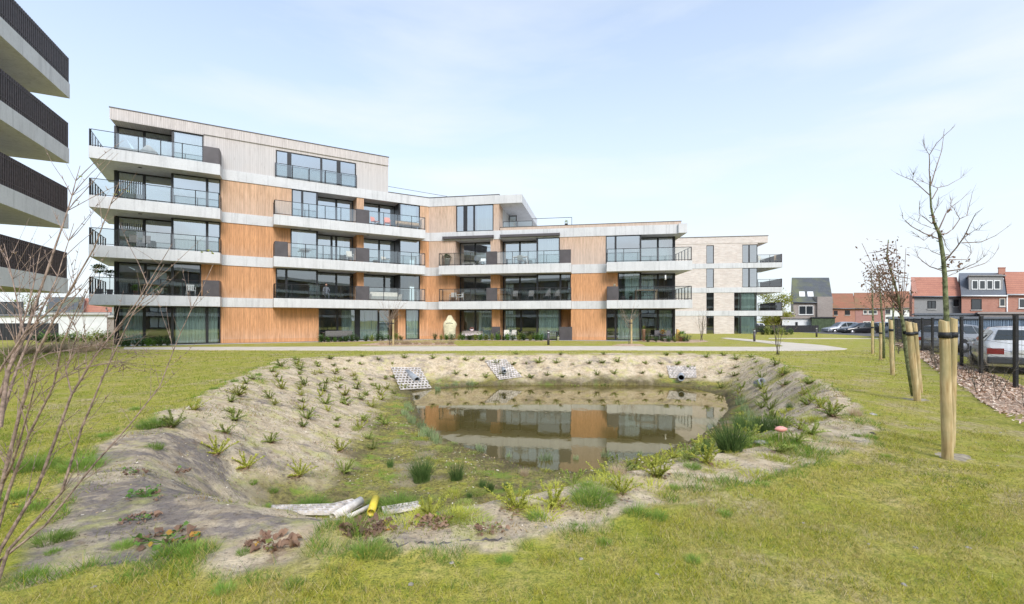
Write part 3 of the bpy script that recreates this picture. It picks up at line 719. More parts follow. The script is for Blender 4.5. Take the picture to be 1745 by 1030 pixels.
# french-window balustrade on the top floor, terrace rails on the roofs
railing(W1, [(W1.S(469, .12), .12), (W1.S(607.5, .12), .12)], LV[3]+TH+.01, h=1.02)
railing(W2, [(W2.S(856), -.4), (W2.S(906), -.4)], 9.90, h=.55)
railing(W2, [(W2.S(906), -.4), (W2.S(975), -.4)], 9.90, h=.72, glass=False, step=9) if False else None
m = MB(); q0 = Vector(W2.P(W2.S(905), -.4, 10.62)); q1 = Vector(W2.P(W2.S(974), -.4, 10.62)); m.tube([q0, q1], .022, 6); m.tube([q1, (q1.x, q1.y, 9.9)], .022, 6); part(m, 'roof_rail', M_metal)
m = MB(); q0 = Vector(W1.P(W1.S(662), -1.0, 13.55)); q1 = Vector(W1.P(W1.S(762, -1.0), -1.0, 13.42)); m.tube([q0, q1], .018, 6)
part(m, 'roof_rail', M_metal)
# privacy boards between the ground-floor terraces
for px0, px1, n in ((838, 852, .35), (953, 975, .35)):
    m = MB(); W2.box(m, W2.S(px0, n), W2.S(px1, n), n-.06, n, .0, 1.15); part(m, 'privacy_panel', M_panel)
# ================================================================ near block at the left edge
_tip = (-21.0, 22.3); _u = (-2.1/5.42, 5/5.42)
WL = Wing((_tip[0]-14*_u[0], _tip[1]-14*_u[1]), _u)
RL = (-24.0, 14.0, 0)
nb = empty('apartment_building', RL, 'near apartment block at the left edge, stacked pale balconies with dark slatted screens', 'apartment building')
_e = (-.89, -.46)
def pl_(s, d): t = WL.P(s, 0); return (t[0]+_e[0]*d, t[1]+_e[1]*d)
for k, z in enumerate((-.01, 2.99, 6.05, 9.15, 12.25)):
    m = MB()
    if k: m.prism([pl_(0, 0), pl_(14-.06*(4-k), 0), pl_(14-.06*(4-k), 9), pl_(0, 9)], z, z+.70); m.build('balcony_slab', M_conc, nb, off=RL)
    if k:
        s = MB(); n = 96; L_ = 14-.06*(4-k)
        for i in range(n+1):
            a = i*L_/n
            if a < 1: continue
            WL.box(s, a-.050, a+.050, -.10, -.055, z+.66, z+1.93)
        WL.box(s, 0, L_-.02, -.055, -.045, z+.9, z+.94); WL.box(s, 0, L_-.02, -.055, -.045, z+1.75, z+1.79)
        for i in range(26):
            q = pl_(L_-.05, .1+i*.15); s.box(q[0]-.035, q[0]+.035, q[1]-.03, q[1]+.03, z+.66, z+1.93)
        s.build('slat_screen', M_slat, nb, off=RL)
        lm = MB(); c = WL.P(11.5, -1.6); lm.lathe([(.12, 0), (.12, .03)], (c[0], c[1], z-.032), 12); lm.build('soffit_lamp', M_metal, nb, off=RL)
    z1 = (2.99, 6.05, 9.15, 12.25, 15.0)[k]
    m = MB(); zz = z+.70 if k else -.05
    q = [pl_(0, 2.6), pl_(9.5, 2.6), pl_(9.5, 9.3), pl_(0, 9.3)]; m.prism(q, zz+.003, z1-.003); m.build('wall', M_brickA if k else M_conc2, nb, off=RL)
m = MB(); m.prism([pl_(0, 2.2), pl_(10, 2.2), pl_(10, 9.3), pl_(0, 9.3)], 15.0, 15.5); m.build('roof', M_conc2, nb, off=RL)

# ================================================================ brick block behind
_k = .07625
WA = Wing(((1181-CX)/F*61, 61.0), (math.cos(R(-8)), math.sin(R(-8))))
RA = (28.0, 66.0, 0)
bb = empty('apartment_building', RA, 'four-storey buff brick apartment block with white floor bands, right of the timber-clad one', 'apartment building')
def pa(m, name, mat, parent=None): return m.build(name, mat, parent or bb, off=RA)
LA = [2.30, 5.42, 8.55]; aE = WA.S(1290); aB = WA.S(1333, .0); aR = WA.S(1308.5)
aS = -9.0
wins = {0: [(1203.7, 1216.6, []), (1251, 1290, [1262])], 1: [(1203.7, 1216.6, []), (1251, 1290, [1262])], 2: [(1203.7, 1216.6, []), (1265, 1291, [1277])], 3: [(1203.7, 1216.6, []), (1265, 1291, [1277])]}
zs = [(-.4, 2.30), (2.95, 5.42), (6.07, 8.55), (9.20, 11.75)]
for f_, (z0, z1) in enumerate(zs):
    wl = MB(); a = aS; z0 += .002; z1 -= .002
    for (p0, p1, mu) in wins[f_]:
        w0, w1 = WA.S(p0), WA.S(p1); WA.box(wl, a, w0, -.3, 0, z0, z1)
        if f_ == 3: WA.box(wl, w0, w1, -.3, 0, 11.55, z1)
        window(WA, w0, w1, -.10, z0 if f_ else -.2, 11.55 if f_ == 3 else z1, [WA.S(x) for x in mu], [(w0+.6, w1-.2)] if (w1-w0 > 2 and f_ != 2) else [], parent=bb, off=RA)
        a = w1
    WA.box(wl, aE-.12, aE, -6, -.12, z0, z1); WA.box(wl, aS, aE-.12, -12.2, -12, z0, z1)
    WA.box(wl, aS, aE-.4, -5.2, -5, z0, z1)
    pa(wl, 'brick_wall', M_brickA)
m = MB(); WA.box(m, aS, WA.S(1308.5, .02), -12.3, .04, 11.75, 12.58); pa(m, 'roof_parapet', M_brickA)
m = MB(); WA.box(m, aS-.05, WA.S(1309, .02)+.03, -12.35, .08, 12.582, 12.66); pa(m, 'roof_edge_trim', M_cap)
for k, z in enumerate(LA):
    m = MB(); WA.box(m, aS, aE, -12.1, .05, z, z+.65); pa(m, 'floor_slab', M_conc)
    m = MB(); q = [WA.P(aE+.002, .05), WA.P(aB, .05), WA.P(aB-.4, -6), WA.P(aE+.002, -9)]; m.prism([x[:2] for x in q], z+.001, z+.651); pa(m, 'balcony_slab', M_conc)
    railing(WA, [(aE+.1, -.02), (aB-.05, -.02)], z+.65, parent=bb, off=RA, h=1.0)
    s = MB()
    for i in range(34):
        t = i/33; a_ = aB-.08-.38*t; n_ = -.06-5.8*t; c = WA.P(a_, n_); s.box(c[0]-.06, c[0]+.06, c[1]-.07, c[1]+.07, z+.62, z+1.72)
    pa(s, 'slat_screen', M_slat)

# ================================================================ older houses at the back
M_zinc = simple('zinc', (.17, .18, .20, 1), .5, .4); M_greyr = simple('grey_render', (.27, .265, .26, 1), .9, 0, .1); M_taupe = brick_mat('taupe_brick', (.36, .31, .28, 1), (.27, .23, .21, 1), (.38, .35, .32, 1), 1, .3, .09, 0, True)
M_greens = simple('green_boards', (.07, .10, .05, 1), .8, 0, .3, 3); M_blue = simple('blue_grey_sheet', (.22, .30, .40, 1), .6, .1, .1, 2); M_wr = simple('white_render', (.72, .73, .74, 1), .85, 0, .08, 1.5)
M_blackf = simple('black_boards', (.03, .03, .034, 1), .7)
def house(label, px0, px1, Y, y_eave, y_ridge, dep, wall, roof, wins=(), name='terraced_house', zb=-.5, cat='house', frame=None, ridge_px=None, over=.25, gable=None, chim=None, flat=False, group=None):
    x0, x1 = (px0-CX)/F*Y, (px1-CX)/F*Y; xc = (x0+x1)/2; off = (xc, Y, zb); sk = .93*(x0 if x0 > 0 else x1)/Y
    e = empty(name, off, label, cat, group); ze = CZ+(HZ-y_eave)/F*Y
    class SM(MB):      # plan is a parallelogram: the party walls are not square to the street
        def build(s, *a, **k):
            s.v = [(x+sk*(y-Y), y, z) for x, y, z in s.v]; return MB.build(s, *a, **k)
    m = SM()
    if flat:
        m.box(x0, x1, Y, Y+dep, zb, ze); m.build('wall', wall, e, off=off)
        m = SM(); m.box(x0-over, x1+over, Y-over, Y+dep, ze+.002, ze+.20); m.build('roof', roof, e, off=off)
    else:
        h = dep/2; zr = CZ+(HZ-y_ridge)/F*(Y+h)
        m.box(x0, x1, Y, Y+dep, zb, ze-.02)
        m.poly([(x0, Y, ze-.02), (x0, Y+dep, ze-.02), (x0, Y+h, zr-.08)]); m.poly([(x1, Y, ze-.02), (x1, Y+h, zr-.08), (x1, Y+dep, ze-.02)])
        m.build('wall', wall, e, off=off); m = SM(); o = over; sl_ = (zr-ze)/h
        for (ya, za, yb, zb_) in ((Y-o, ze-o*sl_, Y+h, zr), (Y+dep+o, ze-o*sl_, Y+h+.001, zr)):
            m.hexa([(x0-.05, ya, za), (x1+.05, ya, za), (x1+.05, yb, zb_), (x0-.05, yb, zb_), (x0-.05, ya, za+.14), (x1+.05, ya, za+.14), (x1+.05, yb, zb_+.14), (x0-.05, yb, zb_+.14)])
        rf = m.build('roof', roof, e, off=off)
        g = SM(); g.tube([(x0-.05, Y-o-.05, ze-o*sl_+.03), (x1+.05, Y-o-.05, ze-o*sl_+.03)], .09, 8); g.build('gutter', frame or M_zinc, e, off=off)
        if chim:
            for cp in chim:
                c = SM(); cx_ = (cp-CX)/F*(Y+h)-sk*h; c.box(cx_-.45, cx_+.45, Y+h-.3, Y+h+.3, zr-.5, zr+.75); c.box(cx_-.5, cx_+.5, Y+h-.35, Y+h+.35, zr+.752, zr+.85); c.build('chimney', M_brickR, rf, off=off)
    for wn in wins:
        a, b, c, d = wn[:4]; X0, X1 = (a-CX)/F*Y, (b-CX)/F*Y; Z1, Z0 = CZ+(HZ-c)/F*Y, CZ+(HZ-d)/F*Y; nm = wn[4] if len(wn) > 4 else 1
        fm = wn[5] if len(wn) > 5 else M_frame; f = SM(); t = .09
        f.box(X0, X1, Y-.06, Y-.004, Z0, Z0+t); f.box(X0, X1, Y-.06, Y-.004, Z1-t, Z1)
        for i in range(nm+1): xx = X0+(X1-X0-t)*i/nm; f.box(xx, xx+t, Y-.058, Y-.006, Z0+t, Z1-t)
        fo = f.build('window', fm, e, off=off); p = SM(); p.poly([(X0+t, Y-.03, Z0+t), (X1-t, Y-.03, Z0+t), (X1-t, Y-.03, Z1-t), (X0+t, Y-.03, Z1-t)])
        p.build('pane', M_pane_far, fo, off=off)
        s_ = SM(); s_.box(X0-.08, X1+.08, Y-.12, Y-.003, Z0-.09, Z0-.002); s_.build('window_sill', M_conc2, fo, off=off)
    return e, off
a_ = NT('far_window_pane'); a_.set(.08, 0, .8); a_.color((.03, .035, .04, 1)); M_pane_far = a_.m
e, off = house('tall grey-roofed house with two skylights, behind the green shed', 1352, 1419, 76, 515, 474, 11, M_taupe, M_tileG, [(1361, 1386, 522, 537.5, 2, M_white), (1403, 1406.5, 517, 525), (1403, 1406.5, 528, 541)], 'grey_house')
for p0, p1 in ((1362, 1371.5), (1376, 1386)):
    m = MB(); Yt = 77.6; x0, x1 = (p0-CX)/F*Yt, (p1-CX)/F*Yt; z_ = lambda y: CZ+(HZ-515)/F*76+(y-76)/5.5*((CZ+(HZ-474)/F*81.5)-(CZ+(HZ-515)/F*76))
    m.hexa([(x0, 77.1, z_(77.1)+.15), (x1, 77.1, z_(77.1)+.15), (x1, 78.1, z_(78.1)+.15), (x0, 78.1, z_(78.1)+.15), (x0, 77.1, z_(77.1)+.24), (x1, 77.1, z_(77.1)+.24), (x1, 78.1, z_(78.1)+.24), (x0, 78.1, z_(78.1)+.24)]); m.v = [(x+.55*(y-77.6), y, z) for x, y, z in m.v]
    m.build('skylight', M_white, e, off=off)
m = MB(); x0, x1 = (1393-CX)/F*75.6, (1419-CX)/F*75.6; m.box(x0, x1, 75.6, 79, -.5, CZ+(HZ-505)/F*75.6); m.build('side_bay', M_taupe, e, off=off)
house('brown-roofed red brick house between the grey house and the mauve one', 1418.5, 1457, 84, 526, 500.5, 9, M_brickR, M_tileB, [(1421, 1427.5, 531, 538), (1440, 1448.5, 530, 538), (1435, 1456, 550, 568)])
house('mauve brick house with white-framed windows under a rust roof', 1457.4, 1508, 84, 526, 499.5, 9, M_brickP, M_tileB, [(1471, 1478, 529.5, 536.5, 1, M_white), (1479.5, 1487, 529.5, 536.5, 1, M_white), (1488, 1495, 529.5, 536.5, 1, M_white), (1471, 1484, 549, 560, 2, M_white)])
house('white-rendered terraced house beside the orange-roofed house', 1508.4, 1554, 84, 525, 497, 9, M_wr, M_tileB, [(1509.5, 1517, 529, 536), (1535, 1541, 529.5, 537), (1547, 1549.5, 530, 532)])
e, off = house('orange-tiled house with grey rendered back wall and brick gable', 1557, 1638, 58, 503.5, 473.5, 8, M_greyr, M_tileO, [(1581, 1595, 512, 527.5, 2), (1625, 1633.5, 510, 523.5)])
m = MB(); x0 = (1556.8-CX)/F*58; xg = (1553-CX)/F*58; m.box(xg, x0, 57.9, 58.3, -.5, CZ+(HZ-503)/F*58); m.poly([(xg, 57.9, CZ+(HZ-503)/F*58), (x0+.5, 57.9, CZ+(HZ-503)/F*58), (x0+3.2, 61.6, CZ+(HZ-472)/F*62), (x0+2.7, 61.6, CZ+(HZ-472)/F*62)]); m.build('gable_wall', M_brickR, e, off=off)
e, off = house('red brick house with a long grey box dormer and four white windows', 1638.6, 1716, 57, 502, 466.5, 9, M_brickR, M_zinc, [(1655.5, 1673, 509, 529, 1), (1703, 1713, 508, 523.5, 1, M_cream)], frame=M_white, chim=[1707])
m = MB(); X0, X1 = (1651-CX)/F*57.8, (1709-CX)/F*57.8; Z0, Z1 = CZ+(HZ-499)/F*57.8, CZ+(HZ-470)/F*57.8
shx = lambda q: [(x+.9*(y-57.8), y, z) if y > 58 else (x, y, z) for x, y, z in q]; m.box(X0, X1, 57.8, 62, Z0, Z1); m.box(X0-.2, X1+.2, 57.6, 62, Z1+.002, Z1+.14); m.v = shx(m.v); dm = m.build('dormer', M_greyr, e, off=off)
for i in range(4):
    a, b = 1655+i*12.6, 1666+i*12.6; xa, xb = (a-CX)/F*57.8, (b-CX)/F*57.8; za, zb_ = CZ+(HZ-493)/F*57.8, CZ+(HZ-477)/F*57.8
    m = MB(); m.box(xa, xb, 57.72, 57.795, za, zb_); m.cur = 1; m.poly([(xa+.1, 57.715, za+.1), (xb-.1, 57.715, za+.1), (xb-.1, 57.715, zb_-.1), (xa+.1, 57.715, zb_-.1)]); m.build('dormer_window', [M_white, M_pane_far], dm, off=off)
m = MB(); xx = (1716-CX)/F*56.9; m.tube([(xx, 56.9, -.5), (xx, 56.9, CZ+(HZ-502)/F*57)], .07, 8); m.build('downpipe', M_white, e, off=off)
house('orange-tiled brick house at the right edge, past the dormer house', 1716.6, 1800, 57, 500, 464.5, 9, M_brickR, M_tileO, [(1736, 1750, 508, 526.5, 1, M_white), (1765, 1780, 508, 526, 1, M_white)], frame=M_white)
house('long low extension with a weathered flat roof behind the houses', 1562, 1668, 52, 538, 0, 5, M_conc2, M_zinc, name='extension', cat='outbuilding', flat=True)
house('brown flat-roofed extension behind the brick houses at right', 1670, 1800, 51, 536, 0, 5, M_taupe, M_taupe, name='extension', cat='outbuilding', flat=True)
e, off = house('row of blue-grey garages behind the parked cars', 1519, 1830, 42, 544.5, 0, 6, M_blue, M_zinc, name='garage_row', cat='garage', flat=True, zb=-.4)
m = MB(); m.box((1524-CX)/F*42, (1590-CX)/F*42, 41.9, 41.99, -.4, 1.78); m.build('dark_door', M_blackf, e, off=off)
m = MB()
for i in range(150): xx = (1592-CX)/F*42+i*.16; m.box(xx, xx+.07, 41.955, 41.995, -.4, 1.78)
m.build('corrugation', M_blue, e, off=off)
house('white-walled low garage in front of the grey-roofed house', 1333, 1383, 72, 544, 0, 6, M_wr, M_taupe, [(1355.5, 1359.5, 550, 556)], name='garage', cat='garage', flat=True)
house('dark green timber shed right of the white garage', 1383.4, 1423, 71, 543.5, 0, 5, M_greens, M_blackf, name='garden_shed', cat='shed', flat=True, over=.12)
house('small grey outbuilding at the edge of the brick block', 1328, 1352, 74, 535, 0, 4, M_taupe, M_conc2, name='outbuilding', cat='outbuilding', flat=True)
# left background, seen under the near block
house('long low white-panelled garage row left of the timber-clad block', 84, 183, 46, 537.5, 0, 8, M_wr, M_conc2, name='garage_row', cat='garage', flat=True)
house('low grey store with an open dark bay at the timber-clad block', 183.4, 206, 45, 542, 0, 6, M_taupe, M_conc2, name='store', cat='outbuilding', flat=True)
house('grey-tiled house behind the white garage row', 78, 141, 78, 532, 507, 9, M_wr, M_tileG, [(90, 99, 529, 533)])
house('small orange-roofed white house beside the grey-tiled one', 141, 190, 80, 533, 509, 8, M_wr, M_tileO, [(180, 183, 525, 529)])
house('white rendered building behind the bare shrub at left', -70, 76, 60, 540, 0, 8, M_wr, M_zinc, [(-20, 40, 514, 537, 4), (62, 66, 505, 530)], name='building', cat='building', flat=True)
m = MB(); x0, x1 = (-60-CX)/F*40, (98-CX)/F*40; m.box(x0, x1, 40, 40.1, 0, 1.45)
for i in range(28): m.box(x0+i*(x1-x0)/28, x0+i*(x1-x0)/28+.03, 39.98, 40.0, 0, 1.45)
tag(m.build('board_fence', M_blackf), 'black board fence in front of the white garages at left', 'fence')
m = MB(); x0, x1 = (1290-CX)/F*68, (1395-CX)/F*68; m.box(x0, x1, 68, 68.1, -.4, 1.0)
for i in range(40): m.box(x0+i*(x1-x0)/40, x0+i*(x1-x0)/40+.04, 67.97, 68.0, -.4, 1.0)
tag(m.build('board_fence', M_blackf), 'low black board fence in front of the white garage and shed', 'fence')

# ================================================================ cars
M_tyre = simple('tyre_rubber', (.02, .02, .02, 1), .8); M_rim = simple('alloy', (.5, .5, .52, 1), .35, .8, .1); M_red = simple('tail_light_red', (.30, .03, .03, 1), .25); M_plate = simple('plate_white', (.75, .75, .72, 1), .5)
M_lampc = simple('headlight', (.75, .78, .8, 1), .15); a_ = NT('car_glass'); a_.set(.03, 0, .9); a_.color((.035, .045, .05, 1)); M_cglass = a_.m; M_bump = simple('grey_bumper', (.06, .065, .075, 1), .6)
def paint(name, c):
    a = NT(name); a.set(.28, .15, .6); a.color(c); a.b.inputs['Coat Weight'].default_value = .6; return a.m
def car(label, loc, yaw, pm, bump=None, H=1.42, group=None, name='parked_car', van=False):
    e = empty(name, loc, label, 'car', group); e.rotation_euler = (0, 0, yaw)
    k = H/1.42
    ST = [(-2.26, .34, .56, .60, .66, .60), (-2.20, .24, .66, .72, .80, .70), (-1.9, .2, .76, .81, .84, .74), (-1.25, .2, .86, .92, .85, .72), (-.98, .2, .88, .96, .86, .72), (-.25, .2, .90, 1.36*k, .86, .58), (.3, .2, .91, 1.42*k, .86, .58), (1.3, .2, .92, 1.41*k, .86, .57), (1.92, .2, .93, 1.35*k, .85, .56), (2.17, .22, .93, .97, .83, .72), (2.22, .26, .84, .88, .82, .72), (2.27, .36, .60, .64, .76, .68)]
    m = MB(); rings = []
    for (x, zb, zt, zr, wb, wt) in ST:
        pts = [(x, -wb+.08, zb), (x, -wb-.02, .48), (x, -wb, zt), (x, -wt, zr), (x, -wt*.5, zr+.03), (x, 0, zr+.04), (x, wt*.5, zr+.03), (x, wt, zr), (x, wb, zt), (x, wb+.02, .48), (x, wb-.08, zb)]
        b = len(m.v); m.v += pts; rings.append(b)
    for i in range(len(rings)-1):
        for j in range(10): m.face((rings[i]+j, rings[i]+j+1, rings[i+1]+j+1, rings[i+1]+j), True)
        m.face((rings[i], rings[i+1], rings[i+1]+10, rings[i]+10))
    m.face([rings[0]+j for j in range(11)]); m.face([rings[-1]+j for j in range(11)][::-1])
    body = m.build('body', pm, e)
    def lerp(a, b, t): return tuple(a[i]+(b[i]-a[i])*t for i in range(3))
    def sec(x):
        for i in range(len(ST)-1):
            if ST[i][0] <= x <= ST[i+1][0]:
                t = (x-ST[i][0])/(ST[i+1][0]-ST[i][0]); return [ST[i][q]+(ST[i+1][q]-ST[i][q])*t for q in range(6)]
        return ST[-1]
    for sgn in (-1, 1):
        for xa, xb in ((-.62, .28), (.36, 1.18), (1.26, 1.86)):
            A, B_ = sec(xa), sec(xb); g = MB(); t0, t1 = .10, .86; o_ = .012
            q = []
            for S_, t in ((A, t0), (B_, t0), (B_, t1), (A, t1)): q.append((S_[0], sgn*(S_[4]+(S_[5]-S_[4])*t+o_), S_[2]+(S_[3]-S_[2])*t+o_*.4))
            g.poly(q); g.build('side_window', M_cglass, e)
        for x in (-1.38, 1.33):
            w_ = MB(); w_.lathe([(.30, -.09), (.315, -.05), (.315, .07), (.29, .10)], (0, 0, 0), 20)
            w_.v = [(x+p[0], sgn*(.78+p[2]*1.0), .31+p[1]) for p in w_.v]; wo = w_.build('wheel', M_tyre, e)
            w_ = MB(); w_.lathe([(.20, 0), (.19, .02), (.04, .03)], (0, 0, 0), 16); w_.v = [(x+p[0], sgn*(.885+p[2]), .31+p[1]) for p in w_.v]; w_.build('rim', M_rim, wo)
            ar = MB(); ar.lathe([(.37, 0), (.37, .012)], (0, 0, 0), 20); ar.v = [(x+p[0], sgn*(.865+p[2]), .34+p[1]) for p in ar.v]; ar.build('wheel_arch', M_tyre, e)
        t = MB(); t.box(2.20, 2.275, sgn*.42, sgn*.80, .60, .78) if sgn > 0 else t.box(2.20, 2.275, -.80, -.42, .60, .78); t.build('tail_light', M_red, e)
        t = MB(); t.box(-2.25, -2.15, min(sgn*.42, sgn*.74), max(sgn*.42, sgn*.74), .56, .70); t.build('headlight', M_lampc, e)
        t = MB(); t.box(-.72, -.55, min(sgn*.84, sgn*1.0), max(sgn*.84, sgn*1.0), .88, 1.0); t.build('mirror', pm, e, bevel=.03)
    for i0, t0, t1, nm in ((4, .10, .92, 'windscreen'), (8, .12, .90, 'rear_window')):
        A, B_ = ST[i0], ST[i0+1]
        def pt(t, sy): x = A[0]+(B_[0]-A[0])*t; z = A[3]+(B_[3]-A[3])*t+.05; w_ = (A[5]+(B_[5]-A[5])*t)*.90; return (x+(.012 if i0 == 8 else -.012), sy*w_, z-(.006))
        g = MB(); g.poly([pt(t0, -1), pt(t1, -1), pt(t1, 1), pt(t0, 1)]); g.build(nm, M_cglass, e)
    bm = MB(); bm.box(2.20, 2.34, -.80, .80, .30, .52); bm.build('rear_bumper', bump or pm, e, bevel=.04)
    bm = MB(); bm.box(-2.33, -2.18, -.78, .78, .26, .50); bm.build('front_bumper', bump or pm, e, bevel=.04)
    pb = MB(); pb.box(2.277, 2.29, -.26, .26, .63, .74); pb.build('number_plate', M_plate, e)
    return e
yaw = lambda hx, hy: math.atan2(-hy, -hx)   # local -x is the front
P_white = paint('white_car_paint', (.85, .85, .85, 1)); P_silver = paint('silver_car_paint', (.36, .38, .42, 1)); P_black = paint('black_car_paint', (.015, .016, .02, 1)); P_redc = paint('dark_red_car_paint', (.25, .04, .04, 1))
car('white estate car with dark bumper, nearest behind the mesh fence', (16.9, 15.9, .02), yaw(.64, .77), P_white, M_bump)
car('silver car side-on behind the fence, left of the white estate', (24.2, 25.2, .02), yaw(.97, .25), P_silver)
0 and car('dark red car at the far end of the fenced yard', (27.6, 32.5, .02), yaw(.8, .6), P_redc)
GC = 'cars parked before the brown-roofed houses'
car('black estate car in front of the red and mauve houses', (46.2, 62.5, -.12), yaw(-1, .05), P_black, H=1.5, group=GC)
car('silver estate car half hidden behind the black one', (46.6, 66.5, -.12), yaw(-1, .02), P_silver, H=1.62, group=GC)
car('white car parked right of the black estate', (52.0, 66.5, -.12), yaw(-1, -.1), P_white, H=1.6, group=GC)
car('white car on the road at the edge of the brick block', ((1310-CX)/F*64, 69.5, -.1), yaw(-1, 0), P_white, H=1.45)

# ================================================================ mesh fence
fe = empty('mesh_fence', (FX(20), 20, 0), 'dark wire mesh fence on square posts between the mulch strip and the parked cars', 'fence')
foff = (FX(20), 20, 0)
ys = [6.0, 8.6, 11.4, 14.25, 16.6, 19.3, 22.0, 24.8, 27.5, 30.2, 33, 35.8, 38.5, 41.2]
fpost = fpan = None
for i, y in enumerate(ys):
    if fpost is None:
        m = MB(); m.box(-.038, .038, -.038, .038, -.1, 1.78); m.box(-.045, .045, -.045, .045, 1.782, 1.80); fpost = m.build('fence_post', M_metal, fe); o = fpost
    else: o = fpost.copy(); COL.objects.link(o); o.parent = fe
    o.location = (FX(y)-foff[0], y-foff[1], 0)
    if i < len(ys)-1:
        y2 = ys[i+1]; ln = math.hypot(FX(y2)-FX(y), y2-y); m = MB(); r = .0028
        for k in range(1, int(ln/.11)): x = k*.11; m.box(x-r, x+r, -r, r, .05, 1.72)
        for k in range(9): z = .08+k*.2; m.box(.05, ln-.05, -r*1.3, r*1.3, z-r*1.3, z+r*1.3)
        o = m.build('mesh_panel', M_metal, fe); o.location = (FX(y)-foff[0], y-foff[1], 0); o.rotation_euler = (0, 0, math.atan2(y2-y, FX(y2)-FX(y)))
# bollards
def bollard(px, py, label):
    x, y, z = gnd(px, py); e = empty('bollard_light', (x, y, 0), label, 'bollard light', 'bollard lights along the path')
    m = MB(); m.lathe([(.085, 0), (.085, .82)], (0, 0, 0), 14); m.build('post', M_panel, e)
    m = MB(); m.lathe([(.07, .822), (.07, .90)], (0, 0, 0), 14); m.build('lens', M_lampc, e)
    m = MB(); m.lathe([(.088, .902), (.088, .99), (.07, 1.0)], (0, 0, 0), 14); m.build('cap', M_panel, e)
bollard(934.5, 589, 'dark bollard light on the lawn before the ground-floor terraces'); bollard(1285.5, 583.5, 'dark bollard light by the path before the brick block'); bollard(1391.5, 575.5, 'dark bollard light in front of the low black fence')
# ================================================================ block behind the camera (seen only in the window reflections)
RB = (2.0, -36.0, 0); rb = empty('apartment_building', RB, 'brown brick apartment block across the lawn, seen only mirrored in windows', 'apartment building')
m = MB(); m.box(-52, 56, -46, -36, -.1, 12.4); m.build('wall', brick_mat('brown_brick', (.20, .15, .12, 1), (.14, .10, .08, 1), (.2, .18, .16, 1), 1, .3, .09), rb, off=RB)
for k in range(4):
    m = MB(); m.box(-52.3, 56.3, -36.0+.002, -34.9, 2.6+3.1*k, 3.25+3.1*k); m.build('balcony_slab', M_conc, rb, off=RB)
    for i in range(18):
        x = -49+i*6; f = MB(); f.box(x-.1, x+3.1, -35.998, -35.9, .2+3.1*k if k else .1, 2.45+3.1*k); fo = f.build('window', M_frame, rb, off=RB); p = MB(); p.box(x, x+1.4, -35.898, -35.88, .35+3.1*k, 2.3+3.1*k); p.box(x+1.6, x+3, -35.898, -35.88, .35+3.1*k, 2.3+3.1*k); p.build('curtain', M_curtain if (i*7+k*3) % 3 == 0 else M_pane_far, fo, off=RB)
# ================================================================ grass as single blades
M_straws = M_straw
def blades(P0, h, wd, lean, cols, name, mat, label_kind='stuff', segs=1):
    """P0 (n,3) base points; h, wd (n,); one bent blade each -> one mesh"""
    n = len(P0); th = rng.uniform(0, 2*np.pi, n); ph = rng.uniform(0, 2*np.pi, n)
    side = np.stack([np.cos(th), np.sin(th), np.zeros(n)], 1); ld = np.stack([np.cos(ph), np.sin(ph), np.zeros(n)], 1)
    base = P0-np.array([0, 0, .006]); up = np.array([0, 0, 1.0])
    if segs == 1:
        tip = base+up*h[:, None]+ld*(h*lean)[:, None]
        V_ = np.stack([base-side*wd[:, None]/2, base+side*wd[:, None]/2, tip], 1).reshape(-1, 3); F_ = np.arange(n*3).reshape(n, 3); c = np.repeat(cols, 3, 0)
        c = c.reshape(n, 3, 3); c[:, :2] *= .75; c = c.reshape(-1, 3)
    else:
        mid = base+up*(h*.62)[:, None]+ld*(h*lean*.3)[:, None]; tip = base+up*(h*.88)[:, None]+ld*(h*lean)[:, None]
        V_ = np.stack([base-side*wd[:, None]/2, base+side*wd[:, None]/2, mid-side*wd[:, None]*.38, mid+side*wd[:, None]*.38, tip], 1).reshape(-1, 3)
        b = np.arange(n)[:, None]*5; F_ = np.concatenate([b+[0, 1, 3], b+[0, 3, 2], b+[2, 3, 4]]).reshape(-1, 3); c = np.repeat(cols, 5, 0)
    return np_mesh(name, V_, F_, mat, smooth=False, cols=c)
def in_view(X, Y, m=1.15): return (Y > 1.9) & (np.abs(X/Y) < m)
def lawn_points(n, y0, y1):
    Y = np.sqrt(rng.uniform(y0*y0, y1*y1, n)); X = Y*rng.uniform(-1.16, 1.16, n); return X, Y
allP = []; allh = []; allw = []; allc = []
cG = np.array([.26, .33, .035]); cO = np.array([.47, .44, .055]); cY = np.array([.57, .48, .14]); cS = np.array([.64, .51, .28]); cB = np.array([.10, .20, .03])
